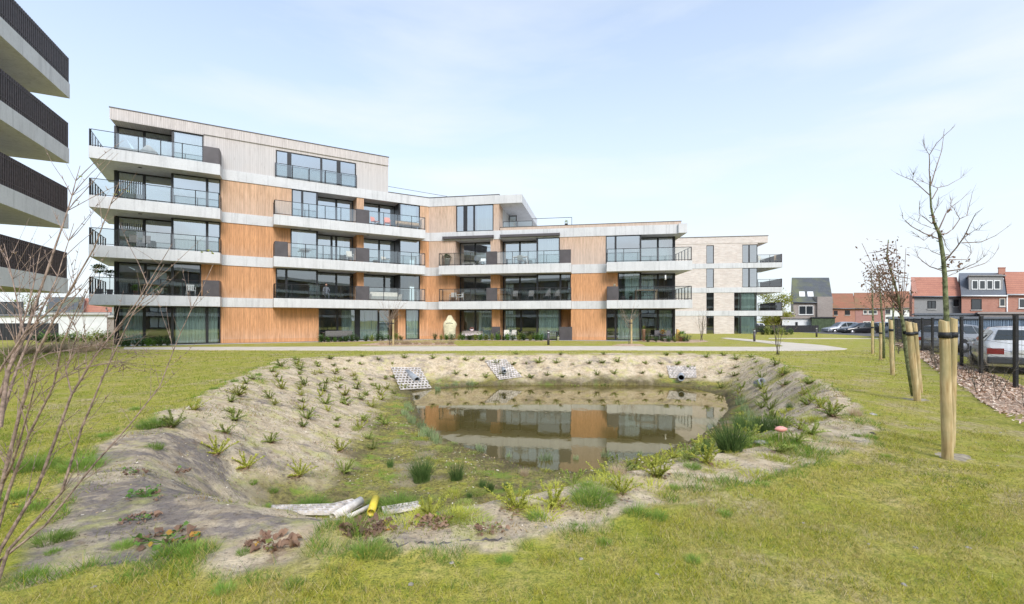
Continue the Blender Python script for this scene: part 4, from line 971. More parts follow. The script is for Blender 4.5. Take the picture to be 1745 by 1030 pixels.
for (y0, y1, n, h0, w0) in ((2.0, 4.2, 120000, .036, .0036), (4.2, 7, 120000, .037, .0052), (7, 11, 80000, .034, .0075), (11, 17, 60000, .038, .013), (17, 28, 45000, .045, .024)):
    X, Y = lawn_points(n, y0, y1)
    d = pdist(FAB, X, Y)+(fbm(X, Y, 1.4, 4, 11)-.5)*.5; cr = np.clip((fbm(X, Y, .9, 4, 21)-.54)*9, 0, 1)*((X > -1.5) | (Y > 10))
    dc_ = pdist(CREST, X, Y)
    bald = fbm(X, Y, .8, 4, 41); bald2 = fbm(X, Y, 4.5, 3, 43)
    keep = (d < .02) | ((d < 1.0) & (cr > .5) & (dc_ < .5)); keep &= (bald2+bald*.8) > rng.uniform(.68, 1.04, n)
    keep &= (X < FX(Y)-1.75-.1*(Y-6)*0) | (Y > 27)
    keep &= ~((Y > 26.3) & (X > -23))
    for mp_ in mulch_polys: keep &= pdist(mp_, X, Y) < 0
    # bare rings around the stakes
    for (tx, ty, tr) in ((5.28, 5.68, .33), (8.45, 9.85, .35)): keep &= np.hypot((X-tx), (Y-ty)*1.4) > tr*rng.uniform(.7, 1.5, n)
    X, Y, d = X[keep], Y[keep], d[keep]; n = len(X)
    g = fbm(X, Y, .55, 4, 51); f = fbm(X, Y, 3.5, 3, 55); left = np.clip((-X-1.0)/4, 0, 1)*.35+np.clip((Y-9)/10, 0, 1)*.12
    t = g*.9+(f-.5)*1.1-.09+left+rng.normal(0, .10, n)
    c = np.where((t > .72)[:, None], cG, np.where((t > .42)[:, None], cO, cY)); st_ = rng.random(n) < .16-.10*left; c = np.where(st_[:, None], cS, c); bb_ = rng.random(n) < .10; c = np.where(bb_[:, None], cB, c)
    c = c*rng.uniform(.62, 1.28, (n, 1))
    edge = np.exp(-np.clip(-d, 0, 9)/.16)*(fbm(X, Y, 2.2, 3, 61) > .45)*(Y < 20)
    hh = h0*rng.uniform(.5, 1.35, n)*(1+1.5*edge)*(.7+.7*f); c = np.where((edge > .35)[:, None] & (rng.random(n) < .7)[:, None], np.array([.17, .32, .04])*rng.uniform(.7, 1.25, (n, 1)), c)
    allP.append(np.stack([X, Y, height(X, Y)], 1)); allh.append(hh); allw.append(np.full(n, w0)*rng.uniform(.7, 1.3, n)); allc.append(c)
# moss and small weeds in the pond bed and over the near bank
for (y0, y1, n, h0, w0) in ((3.5, 8, 34000, .035, .007), (8, 14, 42000, .045, .012), (14, 21.5, 16000, .06, .022)):
    X, Y = lawn_points(n, y0, y1); dt_ = pdist(TOE, X, Y); dc_ = pdist(CREST, X, Y); dw_ = pdist(WAT, X, Y)
    q = fbm(X, Y, 1.2, 4, 71); q2 = fbm(X, Y, .75, 4, 31)
    weed = (fbm(X, Y, 1.7, 4, 77) > .545) & (pdist(FAB, X, Y) > 0) & (dt_ < .1); over_ = weed | (q2 > .49) & (X > -.6) & (Y < 12) & (dc_ > -.2)
    keep = (((dt_ > .05) & (q > .47)) | over_) & (dw_ < -.05); X, Y, q = X[keep], Y[keep], q[keep]; n = len(X)
    r_ = fbm(X, Y, 2.4, 3, 73)+rng.normal(0, .08, n)
    c = np.where((r_ > .62)[:, None], [.38, .26, .08], np.where((r_ > .50)[:, None], [.40, .40, .07], np.where((r_ > .40)[:, None], [.17, .27, .04], [.30, .31, .06])))*rng.uniform(.7, 1.25, (n, 1))
    allP.append(np.stack([X, Y, height(X, Y)], 1)); allh.append(h0*rng.uniform(.4, 1.4, n)); allw.append(np.full(n, w0)); allc.append(c)
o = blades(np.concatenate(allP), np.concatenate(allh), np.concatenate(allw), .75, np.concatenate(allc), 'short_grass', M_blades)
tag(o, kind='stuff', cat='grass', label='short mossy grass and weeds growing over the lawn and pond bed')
# fallen wood chips on the mulch strip by the fence and among the facade beds
Pc = []; n = 46000
Yc = np.sqrt(rng.uniform(5.2**2, 36**2, n)); Xc = FX(Yc)+rng.uniform(-2.6, .3, n); p_ = np.array(mulch_polys[0]); k = pdist(p_, Xc, Yc) > rng.uniform(-.12, .02, n)
Xc, Yc = Xc[k], Yc[k]; n = len(Xc); sc_ = rng.uniform(.009, .026, n)*np.clip(Yc/9, .8, 2.2); th = rng.uniform(0, 6.28, n); el = rng.uniform(-.7, .7, n)
a = np.stack([np.cos(th)*np.cos(el), np.sin(th)*np.cos(el), np.sin(el)], 1)*(sc_*1.5)[:, None]; b = np.stack([-np.sin(th), np.cos(th), rng.uniform(-.5, .5, n)], 1)*(sc_*.6)[:, None]
cc = np.stack([Xc, Yc, .03+rng.uniform(0, .025, n)], 1)
Vc = np.stack([cc-a-b, cc+a-b, cc+a+b, cc-a+b], 1).reshape(-1, 3)
pal = np.array([[.72, .54, .40], [.62, .43, .31], [.48, .32, .23], [.80, .66, .52], [.34, .24, .17]]); col_ = pal[rng.integers(0, 5, n)]*rng.uniform(.8, 1.15, (n, 1))
o = np_mesh('wood_chips', Vc, np.arange(n*4).reshape(n, 4), M_chips, smooth=False, cols=np.repeat(col_, 4, 0)); tag(o, kind='stuff', label='pinkish wood chips strewn along the fence', cat='wood chips')
# sand, crumbs and leaf bits scattered over the bank
n = 26000; X, Y = lawn_points(n, 2.6, 13); k = (pdist(FAB, X, Y) > 0) & (pdist(WAT, X, Y) < 0) & (fbm(X, Y, 1.3, 3, 83) > rng.uniform(.38, .62, n)); X, Y = X[k], Y[k]; n = len(X)
s_ = rng.uniform(.003, .012, n)*np.clip(Y/6, .7, 1.8); th = rng.uniform(0, 6.28, n); ca, sa = np.cos(th), np.sin(th); Z = height(X, Y)
cc = np.stack([X, Y, Z+s_*.3], 1); a = np.stack([ca, sa, rng.uniform(-.4, .4, n)], 1)*(s_*1.4)[:, None]; b = np.stack([-sa, ca, rng.uniform(-.4, .4, n)], 1)*(s_*.6)[:, None]
pal = np.array([[.70, .62, .50], [.32, .22, .14], [.16, .11, .08], [.52, .44, .20], [.42, .30, .18]]); col_ = pal[rng.integers(0, 5, n)]*rng.uniform(.75, 1.2, (n, 1))
o = np_mesh('bank_litter', np.stack([cc-a-b, cc+a-b, cc+a+b, cc-a+b], 1).reshape(-1, 3), np.arange(n*4).reshape(n, 4), M_chips, smooth=False, cols=np.repeat(col_, 4, 0)); tag(o, kind='stuff', label='crumbs, twigs and leaf bits scattered on the pond bank', cat='litter')

# ================================================================ tufts, rushes, reeds
def tuft_mesh(n, h, spread, wd, lean, jitter=.3, name='tuft'):
    r = spread*np.sqrt(rng.random(n)); t = rng.uniform(0, 6.283, n); bx, by = r*np.cos(t), r*np.sin(t)
    hh = h*rng.uniform(.55, 1.1, n)*(1-.35*r/spread); ln = lean*(.25+r/spread)*rng.uniform(.4, 1.4, n); ph = t+rng.normal(0, .6, n)
    s = rng.uniform(0, 6.283, n); sd_ = np.stack([np.cos(s), np.sin(s), 0*s], 1)*wd/2; d = np.stack([np.cos(ph), np.sin(ph), 0*ph], 1)
    b0 = np.stack([bx, by, 0*bx-.03], 1); L_ = []
    for k, f in enumerate((0, .4, .75, 1)):
        p = b0+np.stack([0*hh, 0*hh, hh*(f-.22*ln*f*f)], 1)+d*(hh*ln*f*f)[:, None]; w_ = (1, .85, .55, .06)[k]; L_ += [p-sd_*w_, p+sd_*w_]
    V_ = np.stack(L_, 1).reshape(-1, 3); b = np.arange(n)[:, None]*8; F_ = np.concatenate([b+[0, 1, 3, 2], b+[2, 3, 5, 4], b+[4, 5, 7, 6]])
    return V_, F_
protos = {}
def make_tuft(kind, mat, *a):
    V_, F_ = tuft_mesh(*a); me = np_mesh(kind, V_, F_, mat, smooth=False); return me
def place_tuft(o_src, px, py, name, label, cat, group=None, sc_=1.0, first=False, xyz=None):
    x, y, z = xyz or onground(px, py); o = o_src if first else o_src.copy()
    if not first: COL.objects.link(o)
    o.name = name; o.location = (x, y, z); o.rotation_euler = (0, 0, random.uniform(0, 6.28)); o.scale = (sc_, sc_, sc_*random.uniform(.9, 1.1)); tag(o, label, cat, group); return o
tA = [make_tuft('grass_tuft', M_tuft, 260, .17, .10, .005, .7) for _ in range(3)]
tB = make_tuft('grass_tuft', M_tuft, 620, .27, .20, .0055, .9)
tR = [make_tuft('rush_clump', M_rush, 420, .62, .13, .006, .55), make_tuft('rush_clump', M_rush, 240, .5, .10, .006, .35)]
tI = [make_tuft('reed_clump', M_reed, 60, .42, .13, .016, .28), make_tuft('reed_clump', M_reed, 45, .36, .12, .015, .22)]
tY = [make_tuft('weed_clump', M_leafY, 150, .16, .16, .008, 1.1), make_tuft('weed_clump', M_leafO, 170, .14, .18, .009, 1.2)]
tS = make_tuft('dry_grass_clump', M_straw, 380, .5, .16, .006, .7)
used = set()
def put(src, *a, **k):
    f = id(src) not in used; used.add(id(src)); return place_tuft(src, *a, first=f, **k)
put(tB, 1012, 856, 'grass_tuft', 'round bright green grass tuft on the near bank, middle of the photo', 'grass tuft', sc_=.82)
put(tB, 262, 728, 'grass_tuft', 'lush light green tuft where lawn meets cloth at left', 'grass tuft', sc_=.95)
put(tB, 678, 866, 'grass_tuft', 'large bright green tuft behind the yellow pipe', 'grass tuft', sc_=1.2)
put(tB, 640, 862, 'grass_tuft', 'green tuft between the white and yellow pipes', 'grass tuft', sc_=.6)
put(tB, 530, 866, 'grass_tuft', 'dense green tuft behind the grid pavers', 'grass tuft', sc_=1.0)
put(tB, 140, 800, 'grass_tuft', 'tall grass tuft behind the bare shrub stems', 'grass tuft', sc_=.9)
put(tB, 60, 800, 'grass_tuft', 'tall grass tuft at the foot of the bare shrub', 'grass tuft', sc_=.9)
for i, (px, py, s) in enumerate([(263, 765, .9), (210, 935, .55), (85, 925, .9), (110, 920, .6), (90, 945, .4), (290, 948, .9), (325, 945, .8), (628, 945, .95), (660, 950, .6), (415, 945, .4), (465, 840, .7), (430, 825, .6), (455, 865, .5), (1180, 800, .8), (1150, 835, .5), (1085, 880, .9), (1120, 885, .7), (985, 905, .6), (915, 885, .7), (1235, 880, .5), (1300, 830, .5), (1485, 748, .6), (1460, 745, .5), (1510, 780, .4), (1030, 930, .5), (860, 960, .5), (380, 1010, .55), (500, 1000, .5), (60, 985, .7), (1180, 960, .45), (1000, 830, .5), (230, 700, .8), (180, 745, .7), (440, 640, .8), (400, 652, .9), (365, 665, .8), (470, 628, .8), (60, 870, .9), (25, 850, .9)]):
    put(tA[i % 3], px, py, 'grass_tuft', 'small green grass tuft around the pond', 'grass tuft', 'small grass tufts around the pond', sc_=s)
put(tR[0], 718, 822, 'rush_clump', 'largest dark green rush clump left of the water', 'rushes', sc_=1.0)
put(tR[1], 778, 820, 'rush_clump', 'slim dark rush clump right of the largest one', 'rushes', sc_=.95)
put(tR[1], 665, 797, 'rush_clump', 'small dark rush clump left of the largest one', 'rushes', sc_=.5)
for px, py, s in ((835, 838, .55), (865, 838, .55), (822, 832, .45), (800, 850, .35)): put(tR[1], px, py, 'rush_clump', 'short dull rush clump in front of the near shore', 'rushes', 'short rushes before the near shore', sc_=s)
for px, py, s in ((1245, 770, 1.0), (1262, 735, .9), (1300, 738, .9), (1322, 733, .8), (1280, 735, .8), (1232, 760, .8), (1205, 775, .5), (1345, 700, .6)): put(tR[0 if s > .85 else 1], px, py, 'rush_clump', 'dark green rush clump at the right end of the water', 'rushes', 'rushes at the right end of the water', sc_=s)
GS = 'reeds along the shore'
for i, (px, py) in enumerate([(690, 708), (697, 715), (702, 722), (700, 700), (718, 730), (726, 738), (733, 745), (722, 745), (740, 752), (745, 757), (694, 695)]):
    put(tI[i % 2], px, py, 'reed_clump', 'light green reed clump on the left shore', 'reeds', GS+' at left', sc_=random.uniform(.75, 1.05))
for i, (px, py) in enumerate([(776, 764), (815, 768), (820, 772), (867, 782), (927, 788), (935, 787), (1032, 782), (1092, 778), (981, 786)]):
    x, y, z = gnd(px, py, ZW-.03); put(tI[i % 2], px, py, 'reed_clump', 'short reed clump standing in the near shallows', 'reeds', GS+' at the near side', sc_=random.uniform(.45, .75), xyz=(x, y, z))
for i, (px, py) in enumerate([(900, 655), (930, 656), (952, 655), (973, 655), (995, 655), (1008, 656), (1050, 656), (1090, 657), (1135, 657), (1190, 658), (1215, 660), (760, 662), (800, 660), (775, 661), (745, 668)]):
    x, y, z = gnd(px, py, ZW); put(tI[i % 2], px, py, 'reed_clump', 'pale reed clump at the far waterline', 'reeds', GS+' at the far side', sc_=random.uniform(.7, 1.1), xyz=(x, y+.15, z))
for i, (px, py) in enumerate([(1268, 700), (1275, 710), (1262, 690), (1255, 720), (1282, 722)]):
    put(tI[i % 2], px, py, 'reed_clump', 'pale reed clump at the right end of the water', 'reeds', GS+' at right', sc_=random.uniform(.8, 1.2))
_k = 0
for _ in range(900):
    px = random.uniform(600, 1430); py = random.uniform(690, 900); x, y, z = onground(px, py); a_ = np.array([x]); b_ = np.array([y])
    if pdist(FAB, a_, b_)[0] < .1 or pdist(WAT, a_, b_)[0] > -.12 or fbm(a_, b_, 1.5, 3, 91)[0] < .47 or (x < -2.2 and random.random() < .6): continue
    put(tY[_k % 2], px, py, 'weed_clump', 'low yellow-green weed clump on the pond bank', 'grass tuft', 'low weed clumps on the pond bank', sc_=random.uniform(.35, 1.0), xyz=(x, y, z)); _k += 1
    if _k > 97: break
for px, py, s in ((1055, 800, .5), (893, 812, .4), (1052, 812, .4), (1458, 710, .5)): put(tS, px, py, 'dry_grass_clump', 'straw-coloured dry grass clump on the near shore', 'dry grass', 'dry grass clumps on the near shore', sc_=s)
for i, (px, py) in enumerate([(115, 599), (125, 601), (135, 602), (100, 600), (85, 602), (150, 600), (165, 597), (175, 596), (155, 598), (60, 603), (45, 604), (30, 606)]):
    put(tS, px, py, 'dry_grass_clump', 'pinkish straw grass clump at the left edge of the lawn', 'dry grass', 'ornamental grasses at the left edge', sc_=random.uniform(1.2, 1.9))
for i in range(11):
    px = 652+i*11.5+random.uniform(-2, 2); x, y, z = gnd(px, 588.6); put(tS, px, 588, 'dry_grass_clump', 'wispy dry grass plant in the chip bed before the facade', 'dry grass', 'grasses in the chip bed', sc_=random.uniform(.8, 1.3), xyz=(x, y, .01))

TUFTS = {}
for o in [o for o in COL.objects if o.get('group') and o.get('category') in ('grass tuft', 'reeds', 'rushes', 'dry grass')]:
    TUFTS.setdefault((o['group'], o['label']), []).append(o)
# ================================================================ young bank shrubs
def twig(m, p, d, L_, r, bend=.3, n=5, up=.0):
    pts = [Vector(p)]; d = Vector(d).normalized()
    for i in range(n):
        d = (d+Vector((random.uniform(-bend, bend), random.uniform(-bend, bend), random.uniform(-bend, bend)+up))*.35).normalized(); pts.append(pts[-1]+d*(L_/n))
    m.tube(pts, [r*(1-.75*i/n) for i in range(n+1)], 5, caps=False); return pts
def leaf(m, p, d, L_, w_, curl=.15):
    d = Vector(d).normalized(); s = d.cross(Vector((random.uniform(-.3, .3), random.uniform(-.3, .3), 1))).normalized()*w_/2; u = s.cross(d).normalized()*(-curl*L_)
    p = Vector(p); a = p; b = p+d*L_*.35+s+u*.2; c = p+d*L_*.75+s*.7+u*.8; e = p+d*L_+u; c2 = p+d*L_*.75-s*.7+u*.8; b2 = p+d*L_*.35-s+u*.2
    m.poly([a, b, c, e, c2, b2])
def shrub_proto(h, ns, dens, lmat, arch=.6, ll=.028, litter=True):
    e = empty('bank_shrub', (0, 0, 0)); st = MB(); lf = MB()
    for i in range(ns):
        t = random.uniform(0, 6.28); k = random.uniform(.3, 1); d = Vector((math.cos(t)*arch*k, math.sin(t)*arch*k, 1))
        pts = twig(st, (random.uniform(-.03, .03), random.uniform(-.03, .03), -.02), d, h*random.uniform(.6, 1.15), .003, .5, 7, -.25*k)
        for j in range(1, len(pts)):
            for q in range(dens):
                p = pts[j-1].lerp(pts[j], random.random()); dd = (pts[j]-pts[j-1]).normalized()
                dd = dd*.5+Vector((random.uniform(-1, 1), random.uniform(-1, 1), random.uniform(-.2, .8))); leaf(lf, p, dd, ll*random.uniform(.7, 1.5), ll*.55)
    st.build('stems', M_bark, e); lf.build('foliage', lmat, e)
    if litter:
        li = MB()
        0 and li.poly([(.15*math.cos(k*.524)*random.uniform(.6, 1.2)+.04, .11*math.sin(k*.524)*random.uniform(.6, 1.2)-.05, .012) for k in range(12)])
        for i in range(46): t = random.uniform(0, 6.28); r = abs(random.gauss(0, .09)); leaf(li, (r*1.5*math.cos(t)+.04, r*math.sin(t)-.05, random.uniform(-.01, .03)), (random.uniform(-1, 1), random.uniform(-1, 1), .2), .045, .03)
        li.build('leaf_litter', M_dry, e)
    return e
SP = [shrub_proto(.32, 11, 13, M_leafY, 1.4, .030), shrub_proto(.38, 10, 13, M_leafY, 1.7, .030), shrub_proto(.25, 13, 11, M_leafO, 1.5, .029), shrub_proto(.16, 10, 8, M_leafO, 1.5, .024), shrub_proto(.33, 12, 13, M_leafO, 1.3, .030)]
pfirst = [True]*5
ORD = {}
def nth(n):
    w_ = ('first', 'second', 'third', 'fourth', 'fifth', 'sixth', 'seventh', 'eighth', 'ninth', 'tenth', 'eleventh', 'twelfth', 'thirteenth', 'fourteenth', 'fifteenth', 'sixteenth', 'seventeenth', 'eighteenth', 'nineteenth')
    t_ = ('', '', 'twenty', 'thirty', 'forty', 'fifty', 'sixty', 'seventy', 'eighty', 'ninety')
    if n > 99: return 'number %d' % n
    if n <= 19: return w_[n-1]
    return (t_[n//10][:-1]+'ieth') if n % 10 == 0 else t_[n//10]+'-'+w_[n % 10-1]
def put_shrub(i, x, y, z, label, group, s):
    if pfirst[i]: o = SP[i]; pfirst[i] = False
    else: o = copy_tree(SP[i])
    o.location = (x, y, z); o.rotation_euler = (0, 0, random.uniform(0, 6.28)); o.scale = (s, s, s); tag(o, label, 'shrub', group); return o
spots = []
def ok(x, y, d): return all((x-a)**2+(y-b)**2 > d*d for a, b in spots)
cand = []
rows = []
for gx in np.arange(-12, 13, .72):
    for gy in np.arange(4, 24.5, .76): rows.append((gx+(.40 if int(gy/.76) % 2 else 0)+random.uniform(-.14, .14), gy+random.uniform(-.14, .14)))
rows = np.array(rows); rf = pdist(FAB, rows[:, 0], rows[:, 1]); rt = pdist(TOE, rows[:, 0], rows[:, 1]); rc = pdist(CREST, rows[:, 0], rows[:, 1])
ns_ = 0
for (x, y), f_, t_, c_ in zip(rows, rf, rt, rc):
    if f_ < .12 or t_ > .25 or c_ < -.05: continue
    if y < 6.6 and x < 1.2: continue
    reg = 'left' if x < -2.6 and y < 19.3 else ('far' if y > 17.5 else ('near' if x < 3.5 else 'right'))
    if random.random() < {'left': .15, 'far': .15, 'near': .08, 'right': .15}[reg]: continue
    k = random.choice((0, 1, 0, 2, 4, 4) if reg != 'far' else (2, 3, 2, 4)); s = random.uniform(.6, 1.05) if reg != 'far' else random.uniform(.7, 1.1)
    lab = {'left': 'small yellow-green shrub planted through the cloth on the left bank', 'far': 'small olive shrub planted on the sandy far bank', 'near': 'low arching yellow-green shrub on the near bank', 'right': 'small green shrub planted on the sandy right bank'}[reg]
    fr_ = -t_/(max(c_, 0)-t_+1e-6) if t_ < 0 else 0
    row = 'top' if fr_ > .66 else ('middle' if fr_ > .33 else 'foot')
    ORD.setdefault((reg, row), []).append((y if reg == 'left' else x, put_shrub(k, x, y, hz(x, y), lab, 'young shrubs on the %s bank' % reg, s))); ns_ += 1
for (reg, row), lst in ORD.items():
    lst.sort(key=lambda q: q[0])
    for i, (_, o) in enumerate(lst):
        o['label'] = {'left': 'yellow-green shrub, %s from the camera along the %s of the left bank', 'far': 'small olive shrub, %s from the left along the %s of the far bank', 'near': 'low arching shrub, %s from the left along the %s of the near bank', 'right': 'small green shrub, %s from the left along the %s of the right bank'}[reg] % (nth(i+1), row)
for px, py, k, s, lab in ((945, 862, 1, .7, 'yellow-green arching shrub left of the round grass tuft'), (1058, 842, 0, .7, 'yellow-green shrub right of the round grass tuft'), (880, 868, 1, .75, 'sprawling yellow shrub left of the round grass tuft'), (735, 880, 0, .6, 'yellowish shrub beside the grid pavers end'), (1330, 772, 2, .8, 'bushy green shrub below the pink ornament'), (1358, 756, 4, .7, 'green upright shrub right of the pink ornament'), (1382, 742, 4, .75, 'tall bent green shrub near the right bank'), (1205, 790, 1, .85, 'bright yellow-green arching shrub, middle of the near bank'), (1085, 800, 1, .8, 'arching yellow shrub at the near shore'), (1120, 815, 0, .8, 'dense yellow-green shrub on the crest of the near bank'), (1400, 690, 2, .8, 'dark green shrub low on the right bank'), (1378, 655, 2, 1.0, 'broad dark green shrub at the top of the right bank'), (1335, 640, 2, 1.0, 'broad dark shrub at the far right corner of the basin'), (420, 800, 0, .9, 'yellow-green shrub in a dark hollow of the left bank')):
    x, y, z = onground(px, py); put_shrub(k, x, y, z, lab, None, s)

for (g_, l_), lst in TUFTS.items():
    lst.sort(key=lambda o: o.location.x/max(o.location.y, .1))
    for i, o in enumerate(lst): o['label'] = l_+', '+nth(i+1)+' from the left'
# large-leaved plants on the near cloth
def bigleaf(name, px, py, s, label, ncol, seed):
    random.seed(seed); s *= .54; ncol = [(a, b, max(2, int(c*(1.5 if 'wither' in a else .9))), d*.8) for a, b, c, d in ncol]; x, y, z = onground(px, py); e = empty(name, (x, y, z), label, 'plant')
    for nm, mat, n, lift in ncol:
        m = MB()
        for i in range(n):
            t = random.uniform(0, 6.28); r = s*.13*math.sqrt(random.random())*1.2; s_ = s; L_ = s*random.uniform(.04, .085); p0 = Vector((r*1.4*math.cos(t), r*math.sin(t), lift*random.uniform(.1, 1)*s))
            th = random.uniform(-.9, .9)+t; d = Vector((math.cos(th), math.sin(th), random.uniform(-.25, .55))).normalized(); sd_ = d.cross(Vector((random.uniform(-.5, .5), random.uniform(-.5, .5), 1))).normalized(); u = sd_.cross(d)
            ring = []; cup = random.uniform(-.5, .9) if nm == 'withered_leaves' else random.uniform(-.2, .35)
            for k in range(10):
                a = 2*math.pi*k/10; q = p0+d*(L_*.5*(1-math.cos(a)))+sd_*(L_*.46*math.sin(a)); q += u*(cup*L_*(abs(math.sin(a))-.4)+.012*s*math.sin(3*a+i)); ring.append(q)
            c = len(m.v); m.v.append(tuple(p0+d*L_*.5)); m.v += [tuple(q) for q in ring]
            for k in range(10): m.face((c, c+1+k, c+1+(k+1) % 10), True)
            if nm == 'green_leaves': m.tube([(0, 0, -.01), p0*.5, p0], .003, 4, False)
        m.build(nm, mat, e)
    return e
G_ = ('green_leaves', M_leafG, 12, .10); D_ = ('withered_leaves', M_dry, 16, .035); A_ = ('yellow_leaves', M_autumn, 5, .07)
bigleaf('leafy_plant', 250, 848, 1.25, 'bright green broad-leaved plant, upper one of the pair on the left cloth', [('green_leaves', M_leafG, 22, .12), ('withered_leaves', M_dry, 5, .03)], 3)
bigleaf('leafy_plant', 238, 888, 1.15, 'half-withered broad-leaved plant below the bright green one', [('green_leaves', M_leafG, 9, .12), ('withered_leaves', M_dry, 14, .05)], 4)
bigleaf('leafy_plant', 283, 925, 1.6, 'large broad-leaved plant with yellow and red-brown leaves on the near cloth', [('green_leaves', M_leafG, 16, .10), ('withered_leaves', M_dry, 14, .06), ('yellow_leaves', M_autumn, 6, .06)], 5)
bigleaf('leafy_plant', 468, 930, 1.5, 'brown withered broad-leaved plant with two green leaves on the cloth', [('green_leaves', M_leafO, 3, .13), ('withered_leaves', M_dry, 26, .07), ('yellow_leaves', M_autumn, 3, .10)], 6)
bigleaf('leafy_plant', 628, 905, 1.5, 'large withered broad-leaved plant below the white pipes', [('green_leaves', M_leafO, 6, .05), ('withered_leaves', M_dry, 36, .06), ('yellow_leaves', M_autumn, 2, .04)], 7)
bigleaf('leafy_plant', 735, 895, 1.3, 'withered brown plant at the right end of the grid pavers', [('green_leaves', M_leafG, 2, .08), ('withered_leaves', M_dry, 26, .05)], 8)
bigleaf('leafy_plant', 232, 808, 1.0, 'small drooping plant beside a dark fold of the cloth', [('green_leaves', M_leafG, 6, .12), ('withered_leaves', M_dry, 10, .04)], 9)
bigleaf('leafy_plant', 303, 806, 1.1, 'brown curled plant right of the drooping one', [('green_leaves', M_leafG, 4, .08), ('withered_leaves', M_dry, 24, .05)], 10)
bigleaf('leafy_plant', 835, 908, 1.0, 'small grey withered plant on the near sand strip', [('withered_leaves', M_dry, 16, .10)], 11)
bigleaf('leafy_plant', 45, 862, 1.2, 'yellow-leaved ground plant among the shrub stems', [('green_leaves', M_leafY, 8, .05), ('yellow_leaves', M_autumn, 3, .03), ('withered_leaves', M_dry, 6, .03)], 12)
random.seed(99)
# ================================================================ grid pavers, pipes, bits
M_grid = simple('pale_plastic_grid', (.62, .56, .51, 1), .9, 0, .35, 7)
M_pvc = simple('white_pvc', (.70, .64, .58, 1), .5, 0, .25, 9); M_pvcY = simple('yellow_plastic', (.70, .55, .05, 1), .45, 0, .1, 12); M_pvcG = simple('grey_pipe', (.34, .36, .38, 1), .5); M_dark = simple('pipe_inner_shade', (.006, .006, .006, 1), .9)
def grid_mat(name, corners, nu, nv, label, lift=.05, tw=.3, zf=None):
    c = [Vector(onground(*p) if zf is None else gnd(p[0], p[1], zf)) for p in corners]; org = sum(c, Vector())/4; e = MB(); sub = []
    def P_(u, v):
        q = (c[0]*(1-u)+c[1]*u)*(1-v)+(c[3]*(1-u)+c[2]*u)*v; return Vector((q.x, q.y, q.z+lift+.015))
    du, dv = 1/nu, 1/nv; H_ = Vector((0, 0, .03))
    def bar(u0, v0, u1, v1):
        a, b, c_, d = P_(u0, v0), P_(u1, v0), P_(u1, v1), P_(u0, v1); e.hexa([a-H_, b-H_, c_-H_, d-H_, a, b, c_, d])
    for j in range(nv+1):
        for i in range(nu): bar(i*du, max(0, j*dv-dv*tw/2), (i+1)*du, min(1, j*dv+dv*tw/2))
    for j in range(nv):
        for i in range(nu+1):
            u = i*du+(du*.5 if j % 2 else 0)
            if u <= 1: bar(max(0, u-du*tw*.55), j*dv+dv*tw/2, min(1, u+du*tw*.55), (j+1)*dv-dv*tw/2)
    return _fin(e, name, org, label)
def _fin(e, name, org, label):
    o = e.build(name, M_grid, off=tuple(org)); o.location = org; return tag(o, label, 'grid paver')
grid_mat('grid_paver', [(666, 629), (716, 630), (735, 664), (682, 667)], 9, 9, 'pale perforated paver mat under the pipe at the far left bank')
grid_mat('grid_paver', [(826, 618), (862, 615), (890, 645), (850, 650)], 9, 10, 'pale perforated paver mat, middle one on the far bank')
grid_mat('grid_paver', [(1136, 627), (1186, 627), (1187, 646), (1141, 647)], 10, 7, 'pale perforated paver mat around the dark pipe mouth, rightmost')
grid_mat('grid_paver', [(436, 870), (588, 866), (600, 884), (425, 882)], 10, 4, 'sunken white grid paver strip behind the fold of cloth, left piece', zf=-1.09, tw=.26)
grid_mat('grid_paver', [(560, 868), (600, 858), (618, 866), (590, 882)], 4, 3, 'white grid paver piece under the white pipes', lift=.05, zf=-1.11, tw=.3)
grid_mat('grid_paver', [(650, 872), (712, 862), (718, 872), (655, 884)], 6, 3, 'white grid paver strip right of the yellow pipe', zf=-1.10, tw=.3)
def pipe(name, pts, r, mat, label, hollow=True):
    o_ = Vector(pts[0]); m = MB(); pts = [Vector(p)-o_ for p in pts]; d = (pts[-1]-pts[0]).normalized(); n = 18
    a = Vector((0, 0, 1)); u = d.cross(a).normalized(); v = d.cross(u)
    for (rr, flip) in ((r, 0), (r*.86, 1)):
        for e_ in (0, 1):
            for k in range(n): t = 2*math.pi*k/n; q = pts[0 if e_ == 0 else -1]+(u*math.cos(t)+v*math.sin(t))*rr; m.v.append(tuple(q))
    for k in range(n):
        j = (k+1) % n; m.face((k, j, n+j, n+k), True); m.face((2*n+k, 3*n+k, 3*n+j, 2*n+j), True); m.face((k, 2*n+k, 2*n+j, j)); m.face((n+k, n+j, 3*n+j, 3*n+k))
    e = empty(name, o_, label, 'pipe'); m.build('tube', mat, e)
    q = MB(); c = pts[0]+d*.12*0+(pts[-1]-pts[0])*.5; q.poly([tuple(c+(u*math.cos(2*math.pi*k/n)+v*math.sin(2*math.pi*k/n))*r*.85) for k in range(n)]); q.build('hollow', M_dark, e); return e  # black disc inside the tube, its colour standing in for inner shade
def og(px, py, dz=0): x, y, z = onground(px, py); return (x, y, z+dz)
g0 = Vector(og(566, 884)); g1 = Vector(og(606, 868)); 
def tp(px, py, Y): return at(px, py, Y)
pipe('white_pipe', [tp(567, 883, 6.45), tp(615, 854, 6.95)], .060, M_pvc, 'longer and thicker white plastic pipe leaning on the grid pavers')
pipe('white_pipe', [tp(590, 884, 6.45), tp(630, 864, 6.85)], .032, M_pvc, 'thin white plastic pipe beside the thick one')
pipe('yellow_pipe', [tp(632, 875, 6.5), tp(640, 850, 6.85)], .056, M_pvcY, 'short yellow plastic pipe standing by the white pipes')
